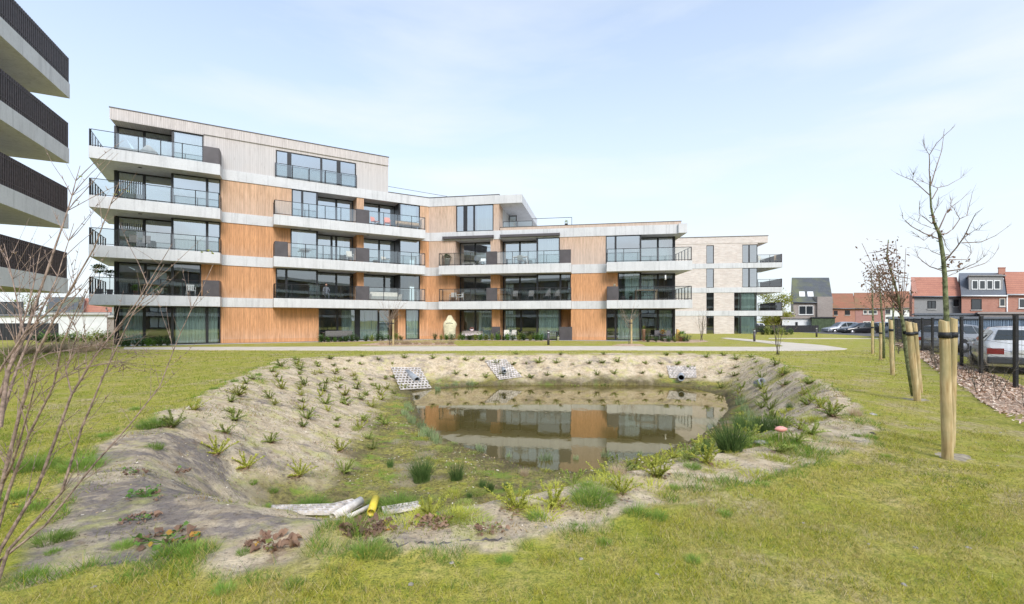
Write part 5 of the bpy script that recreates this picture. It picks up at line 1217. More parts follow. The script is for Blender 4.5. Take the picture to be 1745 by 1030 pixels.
y_ = gnd(700, 652, -.75); pipe('drain_pipe', [tp(711, 649, onground(711, 658)[1]-.3), tp(694, 636, onground(700, 648)[1]+.3)], .14, M_pvcG, 'grey drain pipe sticking out of the left paver mat')
pipe('drain_pipe', [tp(1161, 645, onground(1161, 648)[1]-.45), tp(1161, 641, onground(1161, 648)[1]+.4)], .14, M_pvcG, 'dark drain pipe mouth in the rightmost paver mat')
pipe('drain_pipe', [tp(1289, 656, onground(1289, 659)[1]-.1), tp(1300, 651, onground(1300, 655)[1])], .13, M_pvcG, 'small grey pipe end lying on the far right bank')
pipe('drain_pipe', [tp(860, 634, onground(860, 640)[1]-.35), tp(857, 629, onground(857, 637)[1]+.2)], .08, M_pvcG, 'thin pipe end in the middle paver mat')
# pink garden ornament
x, y, z = onground(1330, 757); M_pink = simple('pink_plastic', (.80, .36, .30, 1), .4, 0, .06); e = empty('garden_ornament', (x, y, z), 'small pink plastic ornament on thin legs by the rushes', 'ornament')
m = MB(); m.lathe([(.01, -.09), (.045, -.05), (.06, 0), (.05, .05), (.02, .10)], (0, 0, 0), 14); m.v = [(p[2], p[1], .22+p[0]*.8) for p in m.v]; m.build('body', M_pink, e)
m = MB(); m.tube([(-.02, .02, -.02), (-.015, .01, .2)], .006, 6); m.tube([(.03, -.02, -.02), (.02, -.01, .2)], .006, 6); m.build('legs', M_straw, e)
e.scale = (.85, .85, .85)
# stones, clods, folds of cloth
M_stone = simple('stone', (.40, .37, .34, 1), .9, 0, .3, 9, .2, .5); M_clod = simple('dark_clod', (.11, .095, .09, 1), .95, 0, .4, 9, .1, .6); M_clothd = simple('weed_cloth', (.17, .15, .14, 1), .95, 0, .3, 10, .1, .6)
def rock(name, px, py, s, mat, label, cat, group=None, flat=.6):
    x, y, z = onground(px, py); m = MB(); prof = [(.2, -.35), (.75, -.2), (1, .1), (.8, .45), (.35, .65)]
    m.lathe([(r*s, zz*s*flat) for r, zz in prof], (0, 0, 0), 9); m.v = [(a+random.uniform(-.22, .22)*s, b*.8+random.uniform(-.22, .22)*s, c+random.uniform(-.1, .1)*s) for a, b, c in m.v]
    o = m.build(name, mat); o.location = (x, y, z); o.rotation_euler = (0, 0, random.uniform(0, 6)); return tag(o, label, cat, group)
rock('clod', 1487, 708, .075, M_stone, 'grey clod on the lawn beside the right bank, the farther one', 'clod'); rock('clod', 1486, 741, .06, M_clod, 'dark clod on the lawn beside the right bank, the nearer one', 'clod')
rock('stone', 568, 862, .05, M_stone, 'round pale stone by the grid pavers', 'stone'); rock('stone', 1297, 757, .09, M_stone, 'pale boulder left of the pink ornament', 'stone')
for i_, (px, py) in enumerate(sorted(((40, 753), (217, 760), (1543, 727), (1663, 755), (1705, 739), (1735, 752), (1700, 795), (1280, 845), (1368, 893), (770, 962), (930, 900), (700, 1000), (990, 955), (1540, 1000), (1480, 930), (1560, 935), (1650, 935), (160, 1003), (1120, 980)))):
    rock('stone', px, py, random.uniform(.012, .022), M_stone, 'tiny pale stone lying in the lawn, %s from the left' % nth(i_+1), 'stone', 'tiny pale stones in the lawn')
def fold(px, py, s, label):
    x, y, z = onground(px, py); m = MB(); n = 14; b = len(m.v)
    for i in range(n):
        for j in range(6):
            u = i/(n-1)*2-1; v = j/5*2-1; h = s*.75*math.exp(-9*(u*u))*math.exp(-3.5*v*v)*(1+.3*math.sin(9*u+3*v))-.012; m.v.append((u*s*.8+.1*s*v, v*s*.4, h))
    for i in range(n-1):
        for j in range(5): m.face((i*6+j, (i+1)*6+j, (i+1)*6+j+1, i*6+j+1), True)
    o = m.build('cloth_fold', M_clothd); o.location = (x, y, z+.005); o.rotation_euler = (0, 0, random.uniform(-.4, .6)); tag(o, label, 'cloth fold')
0 and fold(360, 876, .15, 'peaked fold of dark ground cloth, upper one of two'); 0 and fold(388, 897, .10, 'small dark fold of ground cloth below the peaked one'); 0 and fold(460, 905, .16, 'upright dark strip of ground cloth above the withered plant'); 0 and fold(142, 800, .12, 'dark cloth corner sticking up at the lawn edge')
# ragged raised hem of the ground cloth along the near lawn
hem = MB(); P_ = [Vector(gnd(x, y)) for x, y in [(120, 985), (176, 971), (227, 966), (257, 964), (280, 954), (315, 940)]]; P_2 = [Vector(gnd(x, y)) for x, y in [(655, 931), (678, 941), (720, 936), (746, 937), (805, 929), (863, 924)]]
for k_, PP in enumerate((P_, P_2)):
    hem = MB(); pts = []
    for a, b in zip(PP[:-1], PP[1:]):
        for t in np.linspace(0, 1, 9)[:-1]: pts.append(a.lerp(b, t))
    for i, p in enumerate(pts):
        w_ = .018*math.sin(i*1.3)+.012*math.sin(i*3.1); q = Vector((p.x, p.y+w_, hz(p.x, p.y))); pts[i] = q
    for a, b, i in zip(pts[:-1], pts[1:], range(99)):
        h0 = .010+.009*math.sin(i*.9); h1 = .010+.009*math.sin((i+1)*.9); U = Vector((0, 0, 1)); B_ = Vector((0, .035, 0))
        hem.poly([a-U*.01, b-U*.01, b+U*h1, a+U*h0], True); hem.poly([a+U*h0, b+U*h1, b+B_+U*.006, a+B_+U*.006], True)
    tag(hem.build('cloth_hem', M_clothd), ('curled dark edge of the ground cloth at lower left', 'curled dark edge of the ground cloth at lower middle')[k_], 'cloth edge')
# ================================================================ young trees with stakes
M_stake = NT('stake_timber'); M_stake.set(.8, 0, .2)
_c = M_stake.coord('Object', (9, 9, .8)); _n = M_stake.noise(3, _c, 6, .6); _m = M_stake.noise(1.4, M_stake.coord('Object', (1, 1, 1.3)), 4)
M_stake.color(M_stake.mix(M_stake.ramp(_m, [(.42, 0.0), (.62, .75)]), M_stake.ramp(_n, [(.3, (.20, .13, .06, 1)), (.42, (.44, .31, .15, 1)), (.58, (.58, .45, .25, 1)), (.75, (.68, .57, .36, 1))]), (.30, .27, .13, 1))); M_stake.bump(_n, .8, .012); M_stake = M_stake.m
M_twigr = simple('reddish_twig', (.25, .17, .13, 1), .85, 0, .3, 20)
M_strap = simple('rubber_strap', (.012, .012, .014, 1), .6)
def stake(bx, by, tx, ty, r, Y, label, strap=None, group=None, Yt=None):
    z0 = CZ+(HZ-by)/F*Y; b = Vector(at(bx, by, Y)); t = Vector(at(tx, ty, Yt or Y)); e = empty('tree_stake', (b.x, b.y, 0), label, 'tree stake', group); off = (b.x, b.y, 0)
    m = MB(); d = (t-b); pts = [b-d*.06]+[b+d*k/8+Vector((math.sin(k*2.1), math.cos(k*1.7), 0))*r*.06 for k in range(9)]; rs = [r]*2+[r*(1.02-.015*k) for k in range(1, 9)]
    pts.append(t+d.normalized()*r*.12); rs.append(r*.82); m.tube(pts, rs, 18); m.build('post', M_stake, e, off=off)
    if strap:
        q = b.lerp(t, strap[0]); m = MB(); m.lathe([(r*1.06, -.035), (r*1.08, 0), (r*1.06, .035)], (q.x, q.y, q.z), 18)
        if len(strap) > 1:
            s_ = Vector(strap[1]); m.tube([q+Vector((0, 0, 0)), q.lerp(s_, .5)+Vector((0, 0, -.01)), s_], .022, 6); m.tube([s_+Vector((-.05, 0, 0)), s_+Vector((.05, .03, 0))], .034, 8)
        m.build('strap', M_strap, e, off=off)
    return e
def bulb(m, p, s):
    p = Vector(p)
    for i in range(3): leaf(m, p, (random.uniform(-1, 1), random.uniform(-1, 1), random.uniform(-.8, .3)), s*random.uniform(.7, 1.2), s*.6, .3)
def px_branch(m, pts, Y0, Y1, r0, r1, side=0, lm=None, knots=True, tw=.12, ls=.05):
    """pts are photo outlines of a branch; depth runs from Y0 to Y1"""
    n = len(pts); P = []
    dense = []
    for i in range(n-1):
        for k in range(3): t = k/3; dense.append((pts[i][0]*(1-t)+pts[i+1][0]*t, pts[i][1]*(1-t)+pts[i+1][1]*t))
    dense.append(pts[-1]); N_ = len(dense)
    for i, (x, y) in enumerate(dense): P.append(Vector(at(x+random.uniform(-.4, .4), y, Y0+(Y1-Y0)*i/(N_-1))))
    rs = [(r0+(r1-r0)*i/(N_-1))*(1.0+(.08 if knots and i % 3 == 1 else 0)) for i in range(N_)]; m.tube(P, rs, 6 if r0 < .02 else 10, caps=False)
    for _ in range(side):
        k = random.randrange(N_//4, N_-1); d = (P[k+1]-P[k]).normalized(); s = Vector((random.uniform(-1, 1), random.uniform(-1, 1), random.uniform(-.2, .8)))
        twig(m, P[k], d*.9+s, tw*random.uniform(.4, 1.3), max(r1*1.1, rs[k]*.4), .35, 4, .1)
        if lm and random.random() < .6: bulb(lm, P[k]+s*.03, ls)
    return P
Z5 = lambda pts: [(1520+x/3.68, 200+y/3.68) for x, y in pts]
def tree1():
    b = gnd(1618, 772); e = empty('young_tree', (b[0], b[1], 0), 'bare young oak at the right with mossy trunk, tallest and nearest of the row', 'tree'); off = (b[0], b[1], 0); Y = 5.9
    m = MB(); tr = [(1618, 776), (1617, 700), (1616, 620), (1614, 560), (1611, 500), (1610, 470), (1607, 436), (1601, 398), (1592, 379), (1586.6, 352), (1584.7, 317), (1585.5, 300)]
    P = [Vector(at(x, y, Y)) for x, y in tr]; m.tube(P, [.034, .032, .030, .029, .027, .025, .023, .019, .015, .011, .009, .007], 12)
    for k in range(26):
        i = random.randrange(4, 9); p = P[i].lerp(P[i+1], random.random()); m.tube([p, p+Vector((random.uniform(-.05, .05), random.uniform(-.04, .04), random.uniform(0, .03)))], [.012, .004], 5)
    m.build('trunk', M_barkG, e, off=off); c = MB(); l = MB()
    br = [([(240, 430), (270, 340), (310, 210), (330, 70)], 6.1, .010), ([(240, 430), (235, 330), (235, 235), (280, 160), (340, 100), (397, 50)], 5.7, .009), ([(235, 235), (205, 190), (193, 135)], 5.8, .004), ([(240, 490), (180, 435), (130, 393), (85, 375), (28, 350)], 5.5, .008), ([(130, 393), (135, 345)], 5.7, .004),
          ([(250, 510), (285, 450), (285, 440), (350, 425), (420, 385), (455, 358)], 6.3, .008), ([(285, 440), (225, 415), (150, 380)], 6.2, .005), ([(290, 710), (340, 600), (370, 560), (440, 510), (498, 450)], 6.5, .011), ([(370, 560), (370, 500)], 6.2, .004), ([(292, 730), (340, 728), (380, 700), (425, 635), (470, 615), (490, 530), (505, 465)], 6.2, .011), ([(425, 635), (400, 590), (380, 560)], 5.8, .005),
          ([(325, 910), (400, 820), (450, 750), (490, 670), (525, 600), (568, 572)], 5.4, .013), ([(455, 750), (520, 705), (545, 705), (568, 668)], 5.3, .005), ([(440, 785), (560, 780), (650, 740), (750, 668)], 5.9, .008), ([(330, 965), (440, 950), (530, 910), (600, 855)], 5.6, .011), ([(470, 950), (580, 915), (630, 875), (670, 818)], 6.3, .006),
          ([(292, 760), (200, 725), (120, 680), (68, 630), (65, 595)], 5.3, .011), ([(250, 665), (172, 600), (172, 520)], 5.7, .007), ([(245, 690), (180, 665), (128, 632)], 6.0, .005), ([(320, 960), (240, 935), (190, 900), (158, 865), (158, 830)], 6.3, .010), ([(305, 860), (250, 840), (235, 825), (155, 808)], 5.6, .006), ([(360, 890), (470, 890), (495, 850), (490, 800), (460, 760)], 6.0, .006), ([(315, 740), (340, 810), (370, 850)], 6.0, .006), ([(262, 600), (290, 540), (295, 495)], 5.8, .005), ([(300, 690), (200, 770), (120, 710)], 5.7, .006), ([(335, 1000), (400, 975), (430, 955)], 5.8, .006)]
    for pts, Y1, r in br: px_branch(c, Z5(pts), Y if pts[0][0] < 340 and pts[0][0] > 230 else (Y+Y1)/2, Y1, r*.7, .0016, 9, None, tw=.15)
    for p in Z5([(265, 640), (300, 715), (240, 740), (345, 865), (370, 895), (418, 930), (385, 860), (360, 580), (480, 890), (470, 730), (255, 620), (310, 720), (340, 920), (425, 915)]):
        for _ in range(4): bulb(l, at(p[0]+random.uniform(-3, 3), p[1]+random.uniform(-3, 3), Y+random.uniform(-.1, .2)), .032)
    c.build('crown', M_twigr, e, off=off); l.build('withered_leaves', M_dry, e, off=off)
tree1()
sq = at(1619, 574, 5.9)
stake(1615, 783, 1609, 549, .056, 5.62, 'thick timber stake standing in front of the nearest young tree', (.90, sq)); stake(1620, 768, 1625.5, 545, .046, 6.15, 'thick timber stake just behind the nearest young tree', (.88, sq))
def leafy(label, trunk, Y, r0, crown, nb, nl, seed, leafs=.06, mat=None):
    random.seed(seed); b = at(trunk[0][0], trunk[0][1], Y); off = (b[0], b[1], 0); e = empty('young_tree', off, label, 'tree', None)
    m = MB(); P = [Vector(at(x, y, Y)) for x, y in trunk]; n = len(P); m.tube(P, [r0*(1-.8*i/(n-1)) for i in range(n)], 10); m.build('trunk', M_barkG, e, off=off)
    c = MB(); l = MB(); x0, x1, y0, y1 = crown; sc_ = Y/F
    for i in range(nb):
        t = random.uniform(.42, 1); k = min(n-2, int(t*(n-1))); p = P[k].lerp(P[k+1], t*(n-1)-k); tx = random.uniform(x0, x1); ty = random.uniform(y0, y1); ty = min(ty, HZ-(p.z-CZ)/sc_+8)
        q = Vector(at(tx, ty, Y+random.uniform(-.5, .5)*(x1-x0)*sc_)); mid = p.lerp(q, .5)+Vector((0, 0, -.06*(q-p).length)); pts = [p, mid, q]
        c.tube([p, p.lerp(mid, .6)+Vector((0, 0, .0)), mid, mid.lerp(q, .6), q], [r0*.25, r0*.2, r0*.15, r0*.1, .004], 5, caps=False)
        for _ in range(nl):
            s = random.random(); w_ = (p.lerp(mid, s*2) if s < .5 else mid.lerp(q, s*2-1))+Vector((random.gauss(0, 1), random.gauss(0, 1), random.gauss(0, 1)))*.11*(Y/10)**.3
            leaf(l, w_, (random.uniform(-1, 1), random.uniform(-1, 1), random.uniform(-1, .4)), leafs*random.uniform(.7, 1.3), leafs*.62, .3)
    c.build('crown', M_twigr, e, off=off); l.build('leaves', mat or M_dry, e, off=off); return e
leafy('leaning young tree with withered brown leaves, second of the row', [(1557, 676), (1549, 630), (1543.5, 596), (1540, 560), (1535, 532), (1529, 500), (1519, 464), (1511, 440), (1514, 408)], 9.9, .05, (1462, 1554, 408, 515), 38, 11, 21, .062)
leafy('thin sparse tree behind the third stake of the row', [(1523, 632), (1523, 580), (1522, 540), (1522, 500), (1520, 470)], 14.9, .04, (1508, 1538, 470, 520), 9, 3, 22, .05)
leafy('young tree with dense brown leaves, fourth of the row', [(1506, 612), (1506, 570), (1502, 530), (1500, 500), (1498, 470), (1494, 450)], 19.5, .055, (1478, 1516, 445, 540), 22, 11, 23, .09)
leafy('farthest young tree of the row, slim with small brown leaves', [(1488, 603), (1488, 560), (1487, 520), (1486, 490), (1484, 462)], 23.6, .06, (1468, 1504, 460, 540), 18, 10, 24, .10)
random.seed(5)
sq = at(1545, 568, 9.85)
stake(1563.5, 684, 1548, 550, .062, 9.7, 'leaning timber stake in front of the leaning young tree', (.85, sq)); stake(1568, 672, 1558.5, 552, .052, 10.7, 'timber stake behind the leaning young tree', (.86, sq))
stake(1521, 640, 1518, 547, .060, 14.35, 'single thick timber stake, third stop of the tree row', (.82,)); stake(1501, 614.5, 1500.5, 551, .056, 19.85, 'left stake of the pair at the fourth tree', (.72,)); stake(1504.8, 613.5, 1505, 550, .056, 20.2, 'right stake of the pair at the fourth tree', (.72,)); stake(1487, 604.5, 1486.5, 548, .060, 23.4, 'timber stake at the farthest young tree of the row', (.8,))
# sand rings round the two nearest trees
M_sandring = simple('bare_sand', (.36, .31, .23, 1), .95, 0, .3, 12, .1, .5)
for (px, py, r, lab) in ((1622, 777, .34, 'bare sand patch around the nearest staked tree'), (1563, 682, .44, 'bare sand patch around the leaning staked tree')):
    x, y, z = gnd(px, py); m = MB(); pts = [(x+r*random.uniform(.6, 1.15)*math.cos(2*math.pi*k/26), y+.72*r*random.uniform(.6, 1.15)*math.sin(2*math.pi*k/26)) for k in range(26)]
    c = len(m.v); m.v.append((x, y, hz(x, y)+.012))
    for p in pts: m.v.append((p[0], p[1], hz(*p)-.004))
    for k in range(26): m.face((c, c+1+k, c+1+(k+1) % 26), True)
    tag(m.build('bare_patch', M_sandring), kind='structure')
# small staked trees before the facade, multi-stemmed shrubs
def small_tree(label, px, py, Y, top, w_, nb, seed, stems=1, name='young_tree', r=.03, fork=.5, cat='tree', buds=None):
    random.seed(seed); x, y, z = (px-CX)/F*Y, Y, 0; e = empty(name, (x, y, z), label, cat); m = MB(); c = MB(); H = (CZ+(HZ-top)/F*Y)
    for s in range(stems):
        a = random.uniform(0, 6.28); ln = 0 if stems == 1 else random.uniform(.2, .5); P = [Vector((.08*math.cos(a)*(stems > 1), .08*math.sin(a)*(stems > 1), -.05))]
        for k in range(1, 7): f = k/6; P.append(Vector((math.cos(a)*ln*w_*f+random.uniform(-.03, .03), math.sin(a)*ln*w_*f, H*(fork if stems == 1 else .75)*f)))
        m.tube(P, [r*(1-.5*k/6) for k in range(7)], 7)
        for k in range(nb//stems):
            t = random.uniform(.55 if stems == 1 else .3, 1); i = min(5, int(t*6)); p = P[i].lerp(P[i+1], t*6-i); aa = random.uniform(0, 6.28); d = Vector((math.cos(aa)*w_, math.sin(aa)*w_, H*random.uniform(.12, .5)))
            pts = twig(c, p, d, d.length*random.uniform(.6, 1.1), r*.35, .35, 6, .12)
            for _ in range(3): q = pts[random.randrange(1, 6)]; twig(c, q, Vector((random.uniform(-1, 1), random.uniform(-1, 1), random.uniform(0, 1))), .3*w_, r*.15, .4, 3)
    m.build('trunk', M_bark, e); c.build('crown', M_twig, e); return e
M_twig = simple('pale_twig', (.36, .27, .20, 1), .85, 0, .3, 20)
small_tree('small bare tree with a stake in the chip bed, middle of the timber-clad facade', 664.5, 588, 32, 478, 1.35, 30, 31, fork=.42)
small_tree('small bare tree with a stake before the right end of the timber-clad facade', 1072, 587, 33, 486, 1.05, 24, 32, fork=.42)
small_tree('bare multi-stemmed shrub on the lawn at the end of the footpath', 1325, 606, 23, 535, .9, 15, 33, 6, 'multi_stem_shrub', .016, cat='shrub')
small_tree('thin bare shrub in the chip bed before the brick block', 1195, 581.5, 39, 525, .8, 22, 34, 4, 'multi_stem_shrub', .025, cat='shrub')
for bx, Y, lab in ((670.3, 31.7, 'thin square stake beside the small tree in the chip bed'), (1076, 32.8, 'thin square stake beside the small tree at the facade end')):
    x = (bx-CX)/F*Y; e = empty('tree_stake', (x, Y, 0), lab, 'tree stake'); m = MB(); m.box(-.055, .055, -.055, .055, -.05, 1.75); m.build('post', M_stake, e, bevel=.01); m = MB(); m.box(-.25, .06, -.062, -.057, 1.45, 1.52); m.build('strap', M_strap, e)
# spring-green tree behind the brick block
def cloudy(name, label, px0, px1, y0, y1, Y, n, mat, seed, ls=.22):
    random.seed(seed); X0, X1 = (px0-CX)/F*Y, (px1-CX)/F*Y; z0, z1 = CZ+(HZ-y1)/F*Y, CZ+(HZ-y0)/F*Y; xc = (X0+X1)/2; e = empty(name, (xc, Y, 0), label, 'tree'); m = MB(); l = MB(); R_ = (X1-X0)/2
    m.tube([(0, 0, -.3), (.1, 0, z0*.6), (0, 0, z0+(z1-z0)*.4)], [.22, .16, .08], 8); cl = []
    for i in range(26):
        q = Vector((random.uniform(-1, 1)*R_, random.uniform(-1, 1)*R_*.8, random.uniform(z0, z1))); f = 1-abs((q.z-z0)/(z1-z0)-.5)*1.1; q.x *= f; q.y *= f; cl.append(q); m.tube([(0, 0, z0*.7+random.uniform(0, (z1-z0)*.3)), q*.55+Vector((0, 0, z0*.3)), q], [.06, .04, .012], 5, caps=False)
    for q in cl:
        for _ in range(n//26): leaf(l, q+Vector((random.gauss(0, .45), random.gauss(0, .45), random.gauss(0, .5))), (random.uniform(-1, 1), random.uniform(-1, 1), random.uniform(-1, .6)), ls*random.uniform(.6, 1.3), ls*.55)
    m.build('trunk', M_bark, e); l.build('crown', mat, e); return e
cloudy('willow_tree', 'pale spring-green tree seen past the balconies of the brick block', 1293, 1350, 492, 556, 74, 6500, M_leafY, 41, .27)
cloudy('background_tree', 'dull olive shrubby tree behind the near block at left', 20, 70, 500, 560, 64, 1600, M_leafO, 42, .2)

# ================================================================ bare shrub at the camera's left
random.seed(77)
ZB = lambda pts: [(x/1.431, 240+y/1.431) for x, y in pts]
sh = empty('bare_shrub', (-3.0, 2.85, 0), 'large leafless shrub with long pale-brown stems, nearest thing at the left edge', 'shrub'); so_ = (-3.0, 2.85, 0)
main = [([(0, 700), (20, 560), (60, 480), (120, 300), (165, 170), (195, 60)], 3.1, .016), ([(-30, 1080), (0, 1000), (90, 850), (175, 620), (230, 530), (330, 400), (420, 250)], 3.0, .015), ([(-40, 1020), (0, 860), (50, 660), (90, 520), (150, 400), (230, 260), (290, 100)], 2.7, .015), ([(-30, 1120), (0, 1025), (110, 940), (230, 790), (320, 690), (390, 600), (440, 470), (520, 300)], 3.2, .010), ([(-10, 1090), (20, 1000), (150, 860), (200, 700), (250, 580), (320, 430), (400, 300)], 2.9, .013),
        ([(-60, 900), (0, 690), (40, 560), (90, 440), (140, 330), (180, 200)], 3.3, .014), ([(-60, 760), (0, 620), (40, 500), (75, 380), (100, 260)], 3.0, .013), ([(-30, 1040), (20, 860), (70, 720), (130, 600), (150, 500), (210, 360)], 2.6, .012), ([(-50, 640), (0, 560), (60, 470), (150, 390), (200, 350)], 2.8, .010), ([(40, 560), (120, 520), (240, 500), (300, 520)], 3.0, .005), ([(0, 850), (30, 790), (70, 660), (95, 560)], 2.5, .011), ([(60, 480), (40, 380), (10, 250)], 3.0, .007), ([(100, 620), (180, 560), (280, 540)], 2.8, .004), ([(175, 620), (160, 560), (190, 470), (165, 420)], 2.9, .005), ([(245, 580), (290, 540), (320, 560)], 3.1, .003)]
flow = MB()
for pts, Y1, r in main:
    m = MB(); P = px_branch(m, ZB(pts), 2.85, Y1, r*.8, .0016, 9, None, tw=.25)
    for _ in range(10):
        k = random.randrange(len(P)//4, len(P)-1); s = random.choice((-1, 1)); d = (P[k+1]-P[k]).normalized(); q = twig(m, P[k], d*1.3+Vector((s*random.uniform(.5, 1.2), random.uniform(-.4, .4), random.uniform(-.1, .3))), random.uniform(.15, .5), max(.0016, r*.18), .22, 6, .05)
        for _ in range(3): p_ = q[random.randrange(1, 6)]; m.tube([p_, p_+Vector((random.uniform(-.02, .02), 0, random.uniform(0, .03)))], [.003, .0015], 4)
    m.build('stem', M_stem if 'M_stem' in globals() else globals().setdefault('M_stem', simple('shrub_stem', (.37, .27, .22, 1), .8, 0, .4, 30, .25, .4)), sh, off=so_)
fl_ = MB()
for x, y in ((203, 322), (218, 325), (196, 330), (355, 425), (362, 430), (136, 300), (345, 428)):
    for _ in range(5): leaf(fl_, at(x, y, 3.0), (random.uniform(-1, 1), random.uniform(-1, 1), random.uniform(-.5, .5)), .014, .010)
fl_.build('blossom', M_leafY, sh, off=so_)
# whips planted in the mulch along the fence
WH = []
for v in range(4):
    e = empty('hedge_whip', (0, 0, 0)); m = MB(); c = MB()
    for s in range(random.choice((2, 3, 4))):
        pts = twig(m, (random.uniform(-.04, .04), random.uniform(-.04, .04), -.03), (random.uniform(-.35, .35), random.uniform(-.35, .35), 1), random.uniform(.55, 1.0), .008, .22, 7)
        for _ in range(7): q = pts[random.randrange(2, 7)]; twig(c, q, Vector((random.uniform(-1, 1), random.uniform(-1, 1), random.uniform(0, 1.2))), random.uniform(.12, .38), .0035, .3, 4)
    m.build('stem', M_bark, e); c.build('twigs', M_bark, e); WH.append(e)
wl = []
for i in range(34):
    y = 5.6+i*.78*(1+i*.01); x = FX(y)-random.uniform(.35, 1.5); wl.append((x, y))
for i, (x, y) in enumerate(wl):
    o = WH[i] if i < 4 else copy_tree(WH[i % 4]); o.location = (x, y, 0); o.rotation_euler = (0, 0, random.uniform(0, 6.28)); s = random.uniform(.8, 1.2); o.scale = (s, s, s)
    tag(o, 'bare hedge seedling in the wood chips, %s from the camera along the fence' % nth(i+1), 'seedling', 'bare hedge seedlings along the fence')
# low evergreen plants in front of the ground-floor terraces
def bush_proto(mat, h=.6):
    e = empty('low_bush', (0, 0, 0)); st = MB(); l = MB()
    for i in range(9):
        p = twig(st, (0, 0, -.02), (random.uniform(-.6, .6), random.uniform(-.6, .6), 1), h*random.uniform(.6, 1), .006, .4, 5)
        for j in range(1, 6):
            for _ in range(9): leaf(l, p[j]+Vector((random.gauss(0, .06), random.gauss(0, .06), random.gauss(0, .05))), (random.uniform(-1, 1), random.uniform(-1, 1), random.uniform(-.2, 1)), .085, .045)
    st.build('stems', M_bark, e); l.build('foliage', mat, e); return e
BP = [bush_proto(M_leafD, .65), bush_proto(M_leafG, .55), bush_proto(M_leafD, .5), bush_proto(M_leafO, .6)]; bf = [True]*4
def bush(px, Y, label, group=None, s=1, k=None):
    k = random.randrange(4) if k is None else k
    o = BP[k] if bf[k] else copy_tree(BP[k]); bf[k] = False; o.location = ((px-CX)/F*Y, Y, 0); o.rotation_euler = (0, 0, random.uniform(0, 6.28)); o.scale = (s, s, s*random.uniform(.85, 1.15)); return tag(o, label, 'bush', group)
def Yw(w, px, n): a = w.S(px, n); return w.P(a, n)[1]
i = 0
for w, lst, lab in ((W1, list(np.arange(548, 690, 10.5)), 'low dark bush before the middle ground-floor terrace'), (W2, list(np.arange(742, 930, 9.5)), 'low dark bush before the bend terraces'), (W1, list(np.arange(208, 296, 11)), 'low bush before the left ground-floor windows')):
    for j, px in enumerate(lst): bush(px+random.uniform(-2, 2), Yw(w, px, 1.5), '%s, %s from the left' % (lab, nth(j+1)), lab.replace('low dark bush', 'bushes').replace('low bush', 'bushes'), random.uniform(.8, 1.25))
for j, px in enumerate(np.arange(66, 200, 11)): bush(px, 36+random.uniform(-1, 1), 'low bush along the left background edge, %s from the left' % nth(j+1), 'bushes at the left edge of the lawn', random.uniform(1.1, 1.8))
for j, px in enumerate(np.arange(1300, 1352, 8)): bush(px, 56+random.uniform(-1, 1), 'low bush beyond the brick block corner, %s from the left' % nth(j+1), 'bushes beyond the brick block', random.uniform(1.3, 2.2))
for j, px in enumerate((1104, 1117, 1131, 1141, 1166, 1172, 1150)): bush(px, 36.6+(j % 3)*.3, 'small terrace plant before the right end, %s placed' % nth(j+1), 'plants before the right terrace', random.uniform(.6, 1.1))
for m_ in (0,):
    m = MB(); a0, a1 = W1.S(543, 1.2), W1.S(716, 1.2)
    m.prism([W1.P(a0, .9)[:2], W1.P(a1, .9)[:2], W1.P(a1, 2.1)[:2], W1.P(a0, 2.1)[:2]], -.05, .016); tag(m.build('mulch_bed', M_mulch), kind='structure')
    m = MB(); a0, a1 = W2.S(735, 1.2), W2.S(940, 1.2); m.prism([W2.P(a0, .9)[:2], W2.P(a1, .9)[:2], W2.P(a1, 2.1)[:2], W2.P(a0, 2.1)[:2]], -.05, .018); tag(m.build('mulch_bed', M_mulch), kind='structure')
    m = MB(); m.prism([W1.P(W1.S(200, 0), 1.0)[:2], W1.P(SB+.2, 1.0)[:2], W2.P(W2.S(1153), 1.0)[:2], W2.P(W2.S(1153), -1.3)[:2], W2.P(0, -1.3)[:2], W1.P(W1.S(200, 0), -1.3)[:2]], -.05, .012); tag(m.build('terrace_paving', M_conc2), kind='structure')
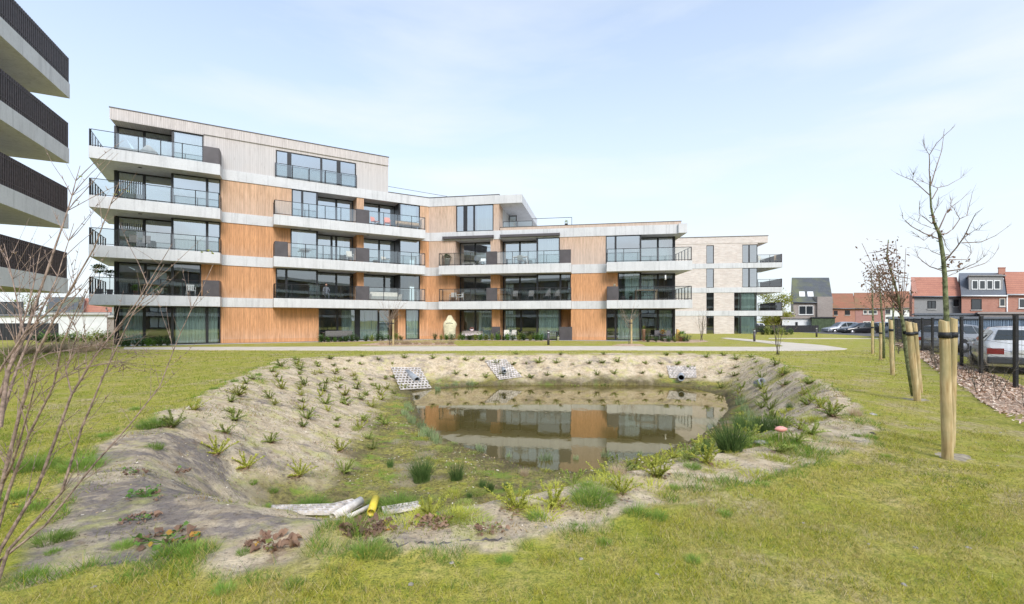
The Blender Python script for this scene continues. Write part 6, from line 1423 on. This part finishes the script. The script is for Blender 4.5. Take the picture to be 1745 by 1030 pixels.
# ================================================================ things on balconies and terraces
M_wicker = simple('grey_wicker', (.20, .19, .19, 1), .8, 0, .3, 30); M_beige = simple('beige_cover', (.72, .66, .46, 1), .85, 0, .15, 4); M_coral = simple('coral_fabric', (.85, .30, .22, 1), .8); M_woodf = simple('furniture_wood', (.45, .30, .17, 1), .7, 0, .3, 8)
M_cloth2 = simple('pale_pink_cloth', (.68, .58, .58, 1), .9, 0, .15, 6); M_terra = simple('pot_brown', (.30, .17, .11, 1), .8); M_skin = simple('skin', (.55, .33, .24, 1), .6); M_hair = simple('dark_hair', (.03, .02, .018, 1), .7); M_shirt = simple('grey_shirt', (.20, .21, .25, 1), .85)
def place(e, p, rz=0): e.location = p; e.rotation_euler = (0, 0, rz); return e
def fpos(w, px, n, z): a = w.S(px, n); x, y, _ = w.P(a, n); return (x, y, z)
def chair(label, p, rz, fm, sm, arms=True, slats=False, group=None, hb=.85, name='garden_chair'):
    e = empty(name, p, label, 'chair', group); e.rotation_euler = (0, 0, rz)
    m = MB(); m.box(-.25, .25, -.25, .23, .40, .45); m.build('seat', sm, e, bevel=.015)
    m = MB()
    if slats:
        for i in range(5): m.box(-.23+i*.095, -.23+i*.095+.06, .22, .25, .46, hb-.06)
        m.box(-.25, .25, .215, .255, hb-.058, hb)
    else: m.hexa([(-.24, .21, .46), (.24, .21, .46), (.24, .26, .46), (-.24, .26, .46), (-.22, .30, hb), (.22, .30, hb), (.22, .34, hb), (-.22, .34, hb)])
    m.build('backrest', sm, e, bevel=.01)
    for x in (-.23, .23):
        for y in (-.23, .21):
            m = MB(); m.tube([(x, y, .40), (x*1.08, y*1.1, 0)], .018, 6); m.build('leg', fm, e)
        if arms: m = MB(); m.tube([(x*1.08, -.23, .40), (x*1.08, -.23, .64), (x*1.08, .24, .66)], .018, 6); m.build('armrest', fm, e)
    return e
def table(label, p, rz, L_, W_, H_, tm, lm, round_=False):
    e = empty('garden_table', p, label, 'table'); e.rotation_euler = (0, 0, rz); m = MB()
    if round_: m.lathe([(L_/2, H_-.03), (L_/2, H_)], (0, 0, 0), 24)
    else: m.box(-L_/2, L_/2, -W_/2, W_/2, H_-.04, H_)
    m.build('table_top', tm, e)
    if round_:
        m = MB(); m.tube([(0, 0, H_-.03), (0, 0, .04)], .03, 8); m.lathe([(.25, 0), (.22, .03)], (0, 0, 0), 16); m.build('table_leg', lm, e)
    else:
        for x in (-1, 1):
            for y in (-1, 1): m = MB(); m.box(x*(L_/2-.07)-.03, x*(L_/2-.07)+.03, y*(W_/2-.07)-.03, y*(W_/2-.07)+.03, 0, H_-.04); m.build('table_leg', lm, e)
    return e
def potted(label, p, rp, hp, hs, crown, lm, pm, cr=.25, seed=1, cat='potted plant'):
    random.seed(seed); e = empty('potted_plant', p, label, cat); m = MB(); m.lathe([(rp*.75, 0), (rp, hp*.92), (rp*1.06, hp*.93), (rp*1.06, hp), (rp*.9, hp)], (0, 0, 0), 16); m.build('pot', pm, e)
    if hs: m = MB(); m.tube([(0, 0, hp-.05), (.01, 0, hp+hs)], .018, 6); m.build('stem', M_bark, e)
    l = MB(); c = Vector((0, 0, hp+hs+crown*.35))
    for _ in range(260):
        v = Vector((random.gauss(0, 1), random.gauss(0, 1), random.gauss(0, 1))).normalized()*random.uniform(.4, 1); leaf(l, c+Vector((v.x*cr, v.y*cr, v.z*crown*.5)), v+Vector((0, 0, .3)), cr*.33, cr*.18)
    l.build('foliage', lm, e); return e
Fz = [z+TH+.006 for z in LV]; A1 = WOOD1_ANG; A2 = WOOD2_ANG
chair('white plastic armchair by the dark panel on the first-floor left balcony', fpos(W1, 325, .2, Fz[0]), A1+.2, M_white, M_white, slats=True)
potted('taller clipped ball tree in a pot at the left end of the first-floor balcony', fpos(W1, 169, .2, Fz[0]), .18, .38, 1.15, .42, M_leafD, M_wicker, .42, 2); potted('shorter clipped ball tree in a pot on the first-floor left balcony', fpos(W1, 187, -.3, Fz[0]), .18, .38, .95, .36, M_leafD, M_wicker, .36, 3)
table('round table among plants on the first-floor left balcony', fpos(W1, 256, 0, Fz[0]), 0, 1.0, 1.0, .74, M_woodf, M_metal, True)
potted('leafy pot plant behind the glass on the first-floor left balcony', fpos(W1, 232, .4, Fz[0]), .16, .3, .05, .4, M_leafG, M_terra, .26, 4); potted('red-brown pot plant beside the round balcony table', fpos(W1, 268, .5, Fz[0]), .16, .3, .05, .35, M_leafG, M_terra, .24, 5)
chair('grey wicker chair on the second-floor left balcony, left one of two', fpos(W1, 226, .1, Fz[1]), A1, M_wicker, M_wicker, hb=1.0); chair('grey wicker chair on the second-floor left balcony, right one of two', fpos(W1, 247, .1, Fz[1]), A1-.2, M_wicker, M_wicker, hb=1.0)
e = empty('covered_lounger', fpos(W1, 240, .1, Fz[3]), 'pale covered sun lounger on the top-floor left balcony', 'sun lounger'); e.rotation_euler = (0, 0, A1)
m = MB(); m.hexa([(-1.2, -.4, .05), (1.0, -.4, .05), (1.0, .4, .05), (-1.2, .4, .05), (-1.1, -.35, .42), (.9, -.35, .38), (.9, .35, .38), (-1.1, .35, .42)]); m.build('cover', M_conc2, e, bevel=.06)
m = MB(); m.hexa([(.0, -.38, .38), (.95, -.38, .36), (.95, .38, .36), (.0, .38, .38), (.35, -.3, .82), (.5, -.3, .80), (.5, .3, .80), (.35, .3, .82)]); m.build('raised_back', M_conc2, e, bevel=.04)
chair('coral pink armchair on the third-floor middle balcony', fpos(W1, 660, .3, Fz[2]), A1-.2, M_coral, M_coral, hb=.95); chair('small coral chair with a dark frame beside the coral armchair', fpos(W1, 639, .3, Fz[2]), A1+.5, M_metal, M_coral, False)
e = empty('garden_bench', fpos(W1, 697, .5, Fz[2]), 'long light wooden bench on the third-floor middle balcony', 'bench'); e.rotation_euler = (0, 0, A1)
m = MB(); m.box(-1.1, 1.0, -.3, .3, .32, .40); m.build('seat', M_woodf, e); m = MB(); m.box(-1.1, 1.0, .28, .33, .41, .72); m.build('backrest', M_woodf, e)
for x in (-1.05, .9): m = MB(); m.box(x, x+.08, -.28, .28, 0, .318); m.build('leg', M_woodf, e)
table('round glass-topped table on the second-floor middle balcony', fpos(W1, 520, .4, Fz[1]), 0, .9, .9, .74, M_white, M_white, True); chair('pale chair right of the round balcony table', fpos(W1, 596, .3, Fz[1]), A1, M_white, M_cream, hb=.95); chair('low pale chair on the second-floor balcony beside the dark panel', fpos(W1, 657, .2, Fz[1]), A1+.4, M_metal, M_cream, False, hb=.7)
e = empty('wicker_sofa', fpos(W1, 655, .1, Fz[0]), 'long pale wicker sofa on the first-floor middle balcony', 'sofa'); e.rotation_euler = (0, 0, A1)
m = MB(); m.box(-1.1, 1.3, -.4, .35, .05, .40); m.build('seat', M_cream, e, bevel=.03); m = MB(); m.box(-1.1, 1.3, .355, .45, .05, .78); m.build('backrest', M_cream, e, bevel=.03)
for x in (-1.2, 1.305): m = MB(); m.box(x, x+.09, -.4, .45, .05, .60); m.build('armrest', M_cream, e, bevel=.02)
potted('leafy shrub in a tall pale planter on the second-floor bend balcony', fpos(W2, 762, .3, Fz[1]), .26, .72, .0, .45, M_leafD, M_cream, .34, 6)
table('low white table on the second-floor bend balcony', fpos(W2, 799, -.2, Fz[1]), A2, 1.1, .5, .35, M_cream, M_white); chair('white shell chair at the bend balcony panel', fpos(W2, 822, 0, Fz[1]), A2, M_white, M_white, False, hb=.75)
table('white-framed table on the second-floor balcony of the right wing', fpos(W2, 887, 0, Fz[1]), A2, 1.3, .8, .76, M_cream, M_white); chair('cream round-backed chair at the white-framed table', fpos(W2, 887, .45, Fz[1]), A2+3.1, M_white, M_cream, False, hb=.8)
chair('white wooden chair with open frame on the first-floor bend balcony', fpos(W2, 772, .3, Fz[0]), A2, M_white, M_white, slats=True, hb=.82); chair('white slatted chair next to the open-framed one on the bend balcony', fpos(W2, 784, .1, Fz[0]), A2-.9, M_white, M_white, slats=True, hb=.82)
for px, lab in ((877, 'grey lounger chair tilted back, left one on the right wing balcony'), (905, 'dark garden armchair between the lounger and the high-backed chairs'), (932, 'grey high-backed chair, left one of the pair by the glass'), (949, 'grey high-backed chair, right one of the pair by the glass')): chair(lab, fpos(W2, px, .2, Fz[0]), A2+random.uniform(-.3, .3), M_wicker, M_wicker, hb=1.1 if px > 920 else .95)
table('long wooden dining table on the first-floor balcony at the right end', fpos(W2, 1101, .3, Fz[0]), A2, 1.75, .85, .84, M_woodf, M_woodf)
e = empty('garden_bench', fpos(W2, 1101, -.35, Fz[0]), 'grey bench behind the long dining table', 'bench'); e.rotation_euler = (0, 0, A2); m = MB(); m.box(-.7, .7, -.15, .15, .42, .46); m.build('seat', M_wicker, e)
for x in (-.62, .56): m = MB(); m.box(x, x+.06, -.14, .14, 0, .419); m.build('leg', M_wicker, e)
potted('narrow conifer in a pot behind the rail of the right-end balcony', fpos(W2, 1062, .2, Fz[0]), .2, .35, .2, 2.2, M_leafD, M_wicker, .16, 7); potted('small dark pot plant left of the long dining table', fpos(W2, 1075, .4, Fz[0]), .15, .3, .05, .4, M_leafD, M_metal, .2, 8)
potted('pale succulent in a bowl on top of the right balcony panel', fpos(W2, 1047, NB-.1, Fz[0]+1.13), .10, .09, 0, .12, M_cream, M_white, .10, 9)
m = MB(); x, y, z = fpos(W2, 1134, .9, LV[1]); e = empty('wind_chime', (x, y, z), 'white wind chime hanging over the right-end balcony', 'wind chime')
m.tube([(0, 0, 0), (0, 0, -.35)], .006, 5); m.build('cord', M_metal, e); m = MB(); m.lathe([(.06, -.36), (.07, -.72), (.03, -.74)], (0, 0, 0), 10); m.build('tube_bundle', M_white, e)
# terrace items on the ground floor
x, y, z = fpos(W2, 766.5, .55, .012); e = empty('covered_parasol', (x, y, z), 'folded parasol under a cream cover, standing against the timber wall', 'parasol')
m = MB(); m.lathe([(.50, .12), (.52, .5), (.55, 1.0), (.60, 1.35), (.52, 1.52), (.36, 1.72), (.22, 1.98), (.16, 2.1), (.11, 2.13)], (0, 0, 0), 18, 1, .55)
m.v = [(a*(1+.05*math.sin(c*9+a*14)), b, c) for a, b, c in m.v]; m.build('cover', M_beige, e); m = MB(); m.tube([(0, 0, 0), (0, 0, .2)], .04, 8); m.lathe([(.3, 0), (.28, .06)], (0, 0, 0), 14); m.build('base', M_metal, e)
m = MB(); m.tube([(-.30, -.30, 1.42), (0, -.335, 1.46), (.30, -.30, 1.42)], .018, 6); m.build('drawstring', M_metal, e)
e = table('terrace table before the bend window under a pink cloth', fpos(W2, 805, .6, .012), A2, 1.5, .85, .74, M_white, M_white)
m = MB(); n = 60; ring = []
for k in range(n):
    t = 2*math.pi*k/n; ex = max(-1, min(1, 1.35*math.cos(t)))*.80; ey = max(-1, min(1, 1.35*math.sin(t)))*.48; ring.append((ex, ey, t))
m.v = [(ex, ey, .752) for ex, ey, t in ring]+[(ex*(1.06+.05*math.sin(9*t)), ey*(1.08+.06*math.sin(9*t)), .40+.05*math.sin(4*t)) for ex, ey, t in ring]; m.face(range(n))
for k in range(n): m.face((k, (k+1) % n, n+(k+1) % n, n+k), True)
o = m.build('tablecloth', M_cloth2); o.location = fpos(W2, 805, .6, .012); o.rotation_euler = (0, 0, A2); tag(o, 'pale pink cloth hanging over the terrace table', 'tablecloth')
p = fpos(W2, 804, .6, .766); e = empty('basket', p, 'small pink basket on the pink tablecloth', 'basket'); m = MB(); m.lathe([(.12, 0), (.17, .16)], (0, 0, 0), 14); m.build('bowl', M_cloth2, e); m = MB(); m.tube([(.16*math.cos(t), 0, .15+.16*math.sin(t)) for t in np.linspace(0, math.pi, 9)], .012, 5); m.build('handle', M_coral, e)
chair('beige terrace chair behind the bushes, left one of two', fpos(W2, 864, .3, .012), A2+.3, M_white, M_cream); chair('beige terrace chair behind the bushes, right one of two', fpos(W2, 873, .5, .012), A2-.4, M_white, M_cream); potted('grey planter by the privacy board', fpos(W2, 851, .8, .012), .16, .4, 0, .15, M_leafO, M_panel, .15, 10)
table('dark glass box-like side table by the right privacy board', fpos(W2, 941, .5, .012), A2, .9, .6, .72, M_panel, M_metal); potted('small white bucket planter at the right privacy board', fpos(W2, 951, .9, .012), .10, .28, 0, .10, M_leafO, M_white, .08, 11)
potted('slender plant in a tall brown pot at the right-end terrace', fpos(W2, 1097, .7, .012), .13, .95, .05, .3, M_leafO, M_terra, .12, 12); potted('dark planter with a bright yellow flowering crown', fpos(W2, 1129, .4, .012), .18, .55, .1, .3, M_autumn, M_panel, .24, 13)
potted('bushy green plant in a brown tub right of the terrace', fpos(W2, 1162, 1.2, .012), .25, .4, 0, .5, M_leafG, M_terra, .32, 14); potted('low stone trough with a thin stem on the terrace edge', fpos(W2, 1135, 1.6, .012), .22, .25, .5, .2, M_leafO, M_conc2, .06, 15)
for px, lab in ((1121, 'dark blue terrace chair left of the yellow-flowered planter'), (1139, 'dark blue terrace chair right of the yellow-flowered planter')): chair(lab, fpos(W2, px, .2, .012), A2, M_panel, M_panel)
e = empty('ochre_post', fpos(W2, 1156, .9, .012), 'ochre wooden garden post with a slanted top at the building corner', 'garden post'); m = MB(); m.hexa([(-.16, -.1, 0), (.16, -.1, 0), (.16, .1, 0), (-.16, .1, 0), (-.14, -.1, 1.0), (.10, -.1, .86), (.10, .1, .86), (-.14, .1, 1.0)]); m.build('board', M_autumnw if 'M_autumnw' in globals() else simple('ochre_wood', (.62, .38, .12, 1), .8), e)
e = empty('folding_table', fpos(W1, 574, .5, .012), 'dark terrace table with pale edge behind the bushes', 'table'); e.rotation_euler = (0, 0, A1); m = MB(); m.box(-1.1, 1.2, -.35, .35, .70, .74); m.build('table_top', M_panel, e)
for x in (-1.0, -.2, .55, 1.1): m = MB(); m.box(x, x+.05, -.3, .3, 0, .699); m.build('leg', M_metal, e)
for px in (559, 567, 577, 585, 594): chair('dark terrace chair with pale rim before the middle window, %s from the left' % nth((559, 567, 577, 585, 594).index(px)+1), fpos(W1, px, 1.0, .012), A1+3.1, M_metal, M_wicker, False, group='chairs at the dark terrace table', hb=.86)
table('dark low table on the top brick-block balcony', fpos(WA, 1283, .6, 9.21), 0, 1.6, .7, .7, M_panel, M_panel) if False else None
chair('tan wicker chair on the uppermost brick-block balcony, by the end screen', fpos(WA, 1323, -1.0, 9.205), -.4, M_woodf, M_woodf, hb=1.1); chair('pale chair on the uppermost brick-block balcony, beside the glass corner', fpos(WA, 1297, -.8, 9.205), .3, M_cream, M_cream, hb=1.0)
for z, f_ in ((6.075, 'third'), (2.955, 'second')): table('dark terrace table on the %s-storey brick-block balcony' % f_, fpos(WA, 1302, -1.2, z), 0, 1.2, .7, .72, M_panel, M_metal)
potted('little plant at the rail end of the flat roof terrace', fpos(W2, 965, -.8, 9.91), .14, .25, 0, .4, M_leafO, M_panel, .16, 16)
# the person sitting behind the railing on the first-floor middle balcony
px_, py_, pz_ = fpos(W1, 556, .15, Fz[0]); pe = empty('person', (px_, py_, pz_), 'person with dark hair in a grey top sitting behind the glass railing', 'person'); pe.rotation_euler = (0, 0, A1)
J = {'pel': (0, .05, .50), 'bel': (0, .07, .66), 'che': (0, .06, .88), 'nec': (0, .04, 1.03), 'hd1': (0, .02, 1.12), 'hd2': (0, .01, 1.24), 'sl': (-.17, .05, .97), 'sr': (.17, .05, .97), 'el': (-.24, -.02, .72), 'er': (.24, -.02, .72), 'wl': (-.14, -.24, .64), 'wr': (.14, -.24, .64), 'fl': (-.11, -.31, .63), 'fr': (.11, -.31, .63), 'hl': (-.09, .03, .49), 'hr': (.09, .03, .49), 'kl': (-.12, -.40, .50), 'kr': (.12, -.40, .50), 'al': (-.12, -.40, .09), 'ar': (.12, -.40, .09), 'tl': (-.12, -.55, .035), 'tr': (.12, -.55, .035)}
RD = {'pel': .15, 'bel': .135, 'che': .15, 'nec': .055, 'hd1': .075, 'hd2': .085, 'sl': .065, 'sr': .065, 'el': .045, 'er': .045, 'wl': .03, 'wr': .03, 'fl': .035, 'fr': .035, 'hl': .085, 'hr': .085, 'kl': .06, 'kr': .06, 'al': .04, 'ar': .04, 'tl': .035, 'tr': .035}
E_ = ['pel-bel', 'bel-che', 'che-nec', 'nec-hd1', 'hd1-hd2', 'che-sl', 'che-sr', 'sl-el', 'sr-er', 'el-wl', 'er-wr', 'wl-fl', 'wr-fr', 'pel-hl', 'pel-hr', 'hl-kl', 'hr-kr', 'kl-al', 'kr-ar', 'al-tl', 'ar-tr']
K_ = list(J); me = bpy.data.meshes.new('body'); me.from_pydata([J[k] for k in K_], [(K_.index(a.split('-')[0]), K_.index(a.split('-')[1])) for a in E_], []); me.materials.append(M_shirt)
bo = bpy.data.objects.new('body', me); COL.objects.link(bo); bo.parent = pe; sk_ = bo.modifiers.new('skin', 'SKIN'); sk_.use_smooth_shade = True
if not me.skin_vertices: me.attributes.new('skin', 'FLOAT', 'POINT') if False else None
try:
    lay = me.skin_vertices[0].data
    for i, k in enumerate(K_): lay[i].radius = (RD[k], RD[k]*.85)
    lay[0].use_root = True
except Exception: pass
sb = bo.modifiers.new('subsurf', 'SUBSURF'); sb.levels = 1; sb.render_levels = 2
m = MB(); m.lathe([(.02, -.13), (.07, -.10), (.09, -.02), (.092, .06), (.06, .12), (.01, .135)], (0, .0, 1.19), 14, .9, 1.0); m.tube([(0, -.085, 1.19), (0, -.112, 1.17), (0, -.088, 1.155)], [.012, .014, .01], 6); m.build('head', M_skin, pe)
m = MB(); m.lathe([(.098, .0), (.105, .07), (.075, .135), (.01, .155)], (0, .018, 1.19), 14, .92, 1.0); m.build('hair', M_hair, pe)
chair('dark balcony chair the seated person sits on', (px_, py_, pz_), A1, M_metal, M_wicker, False, hb=.8)
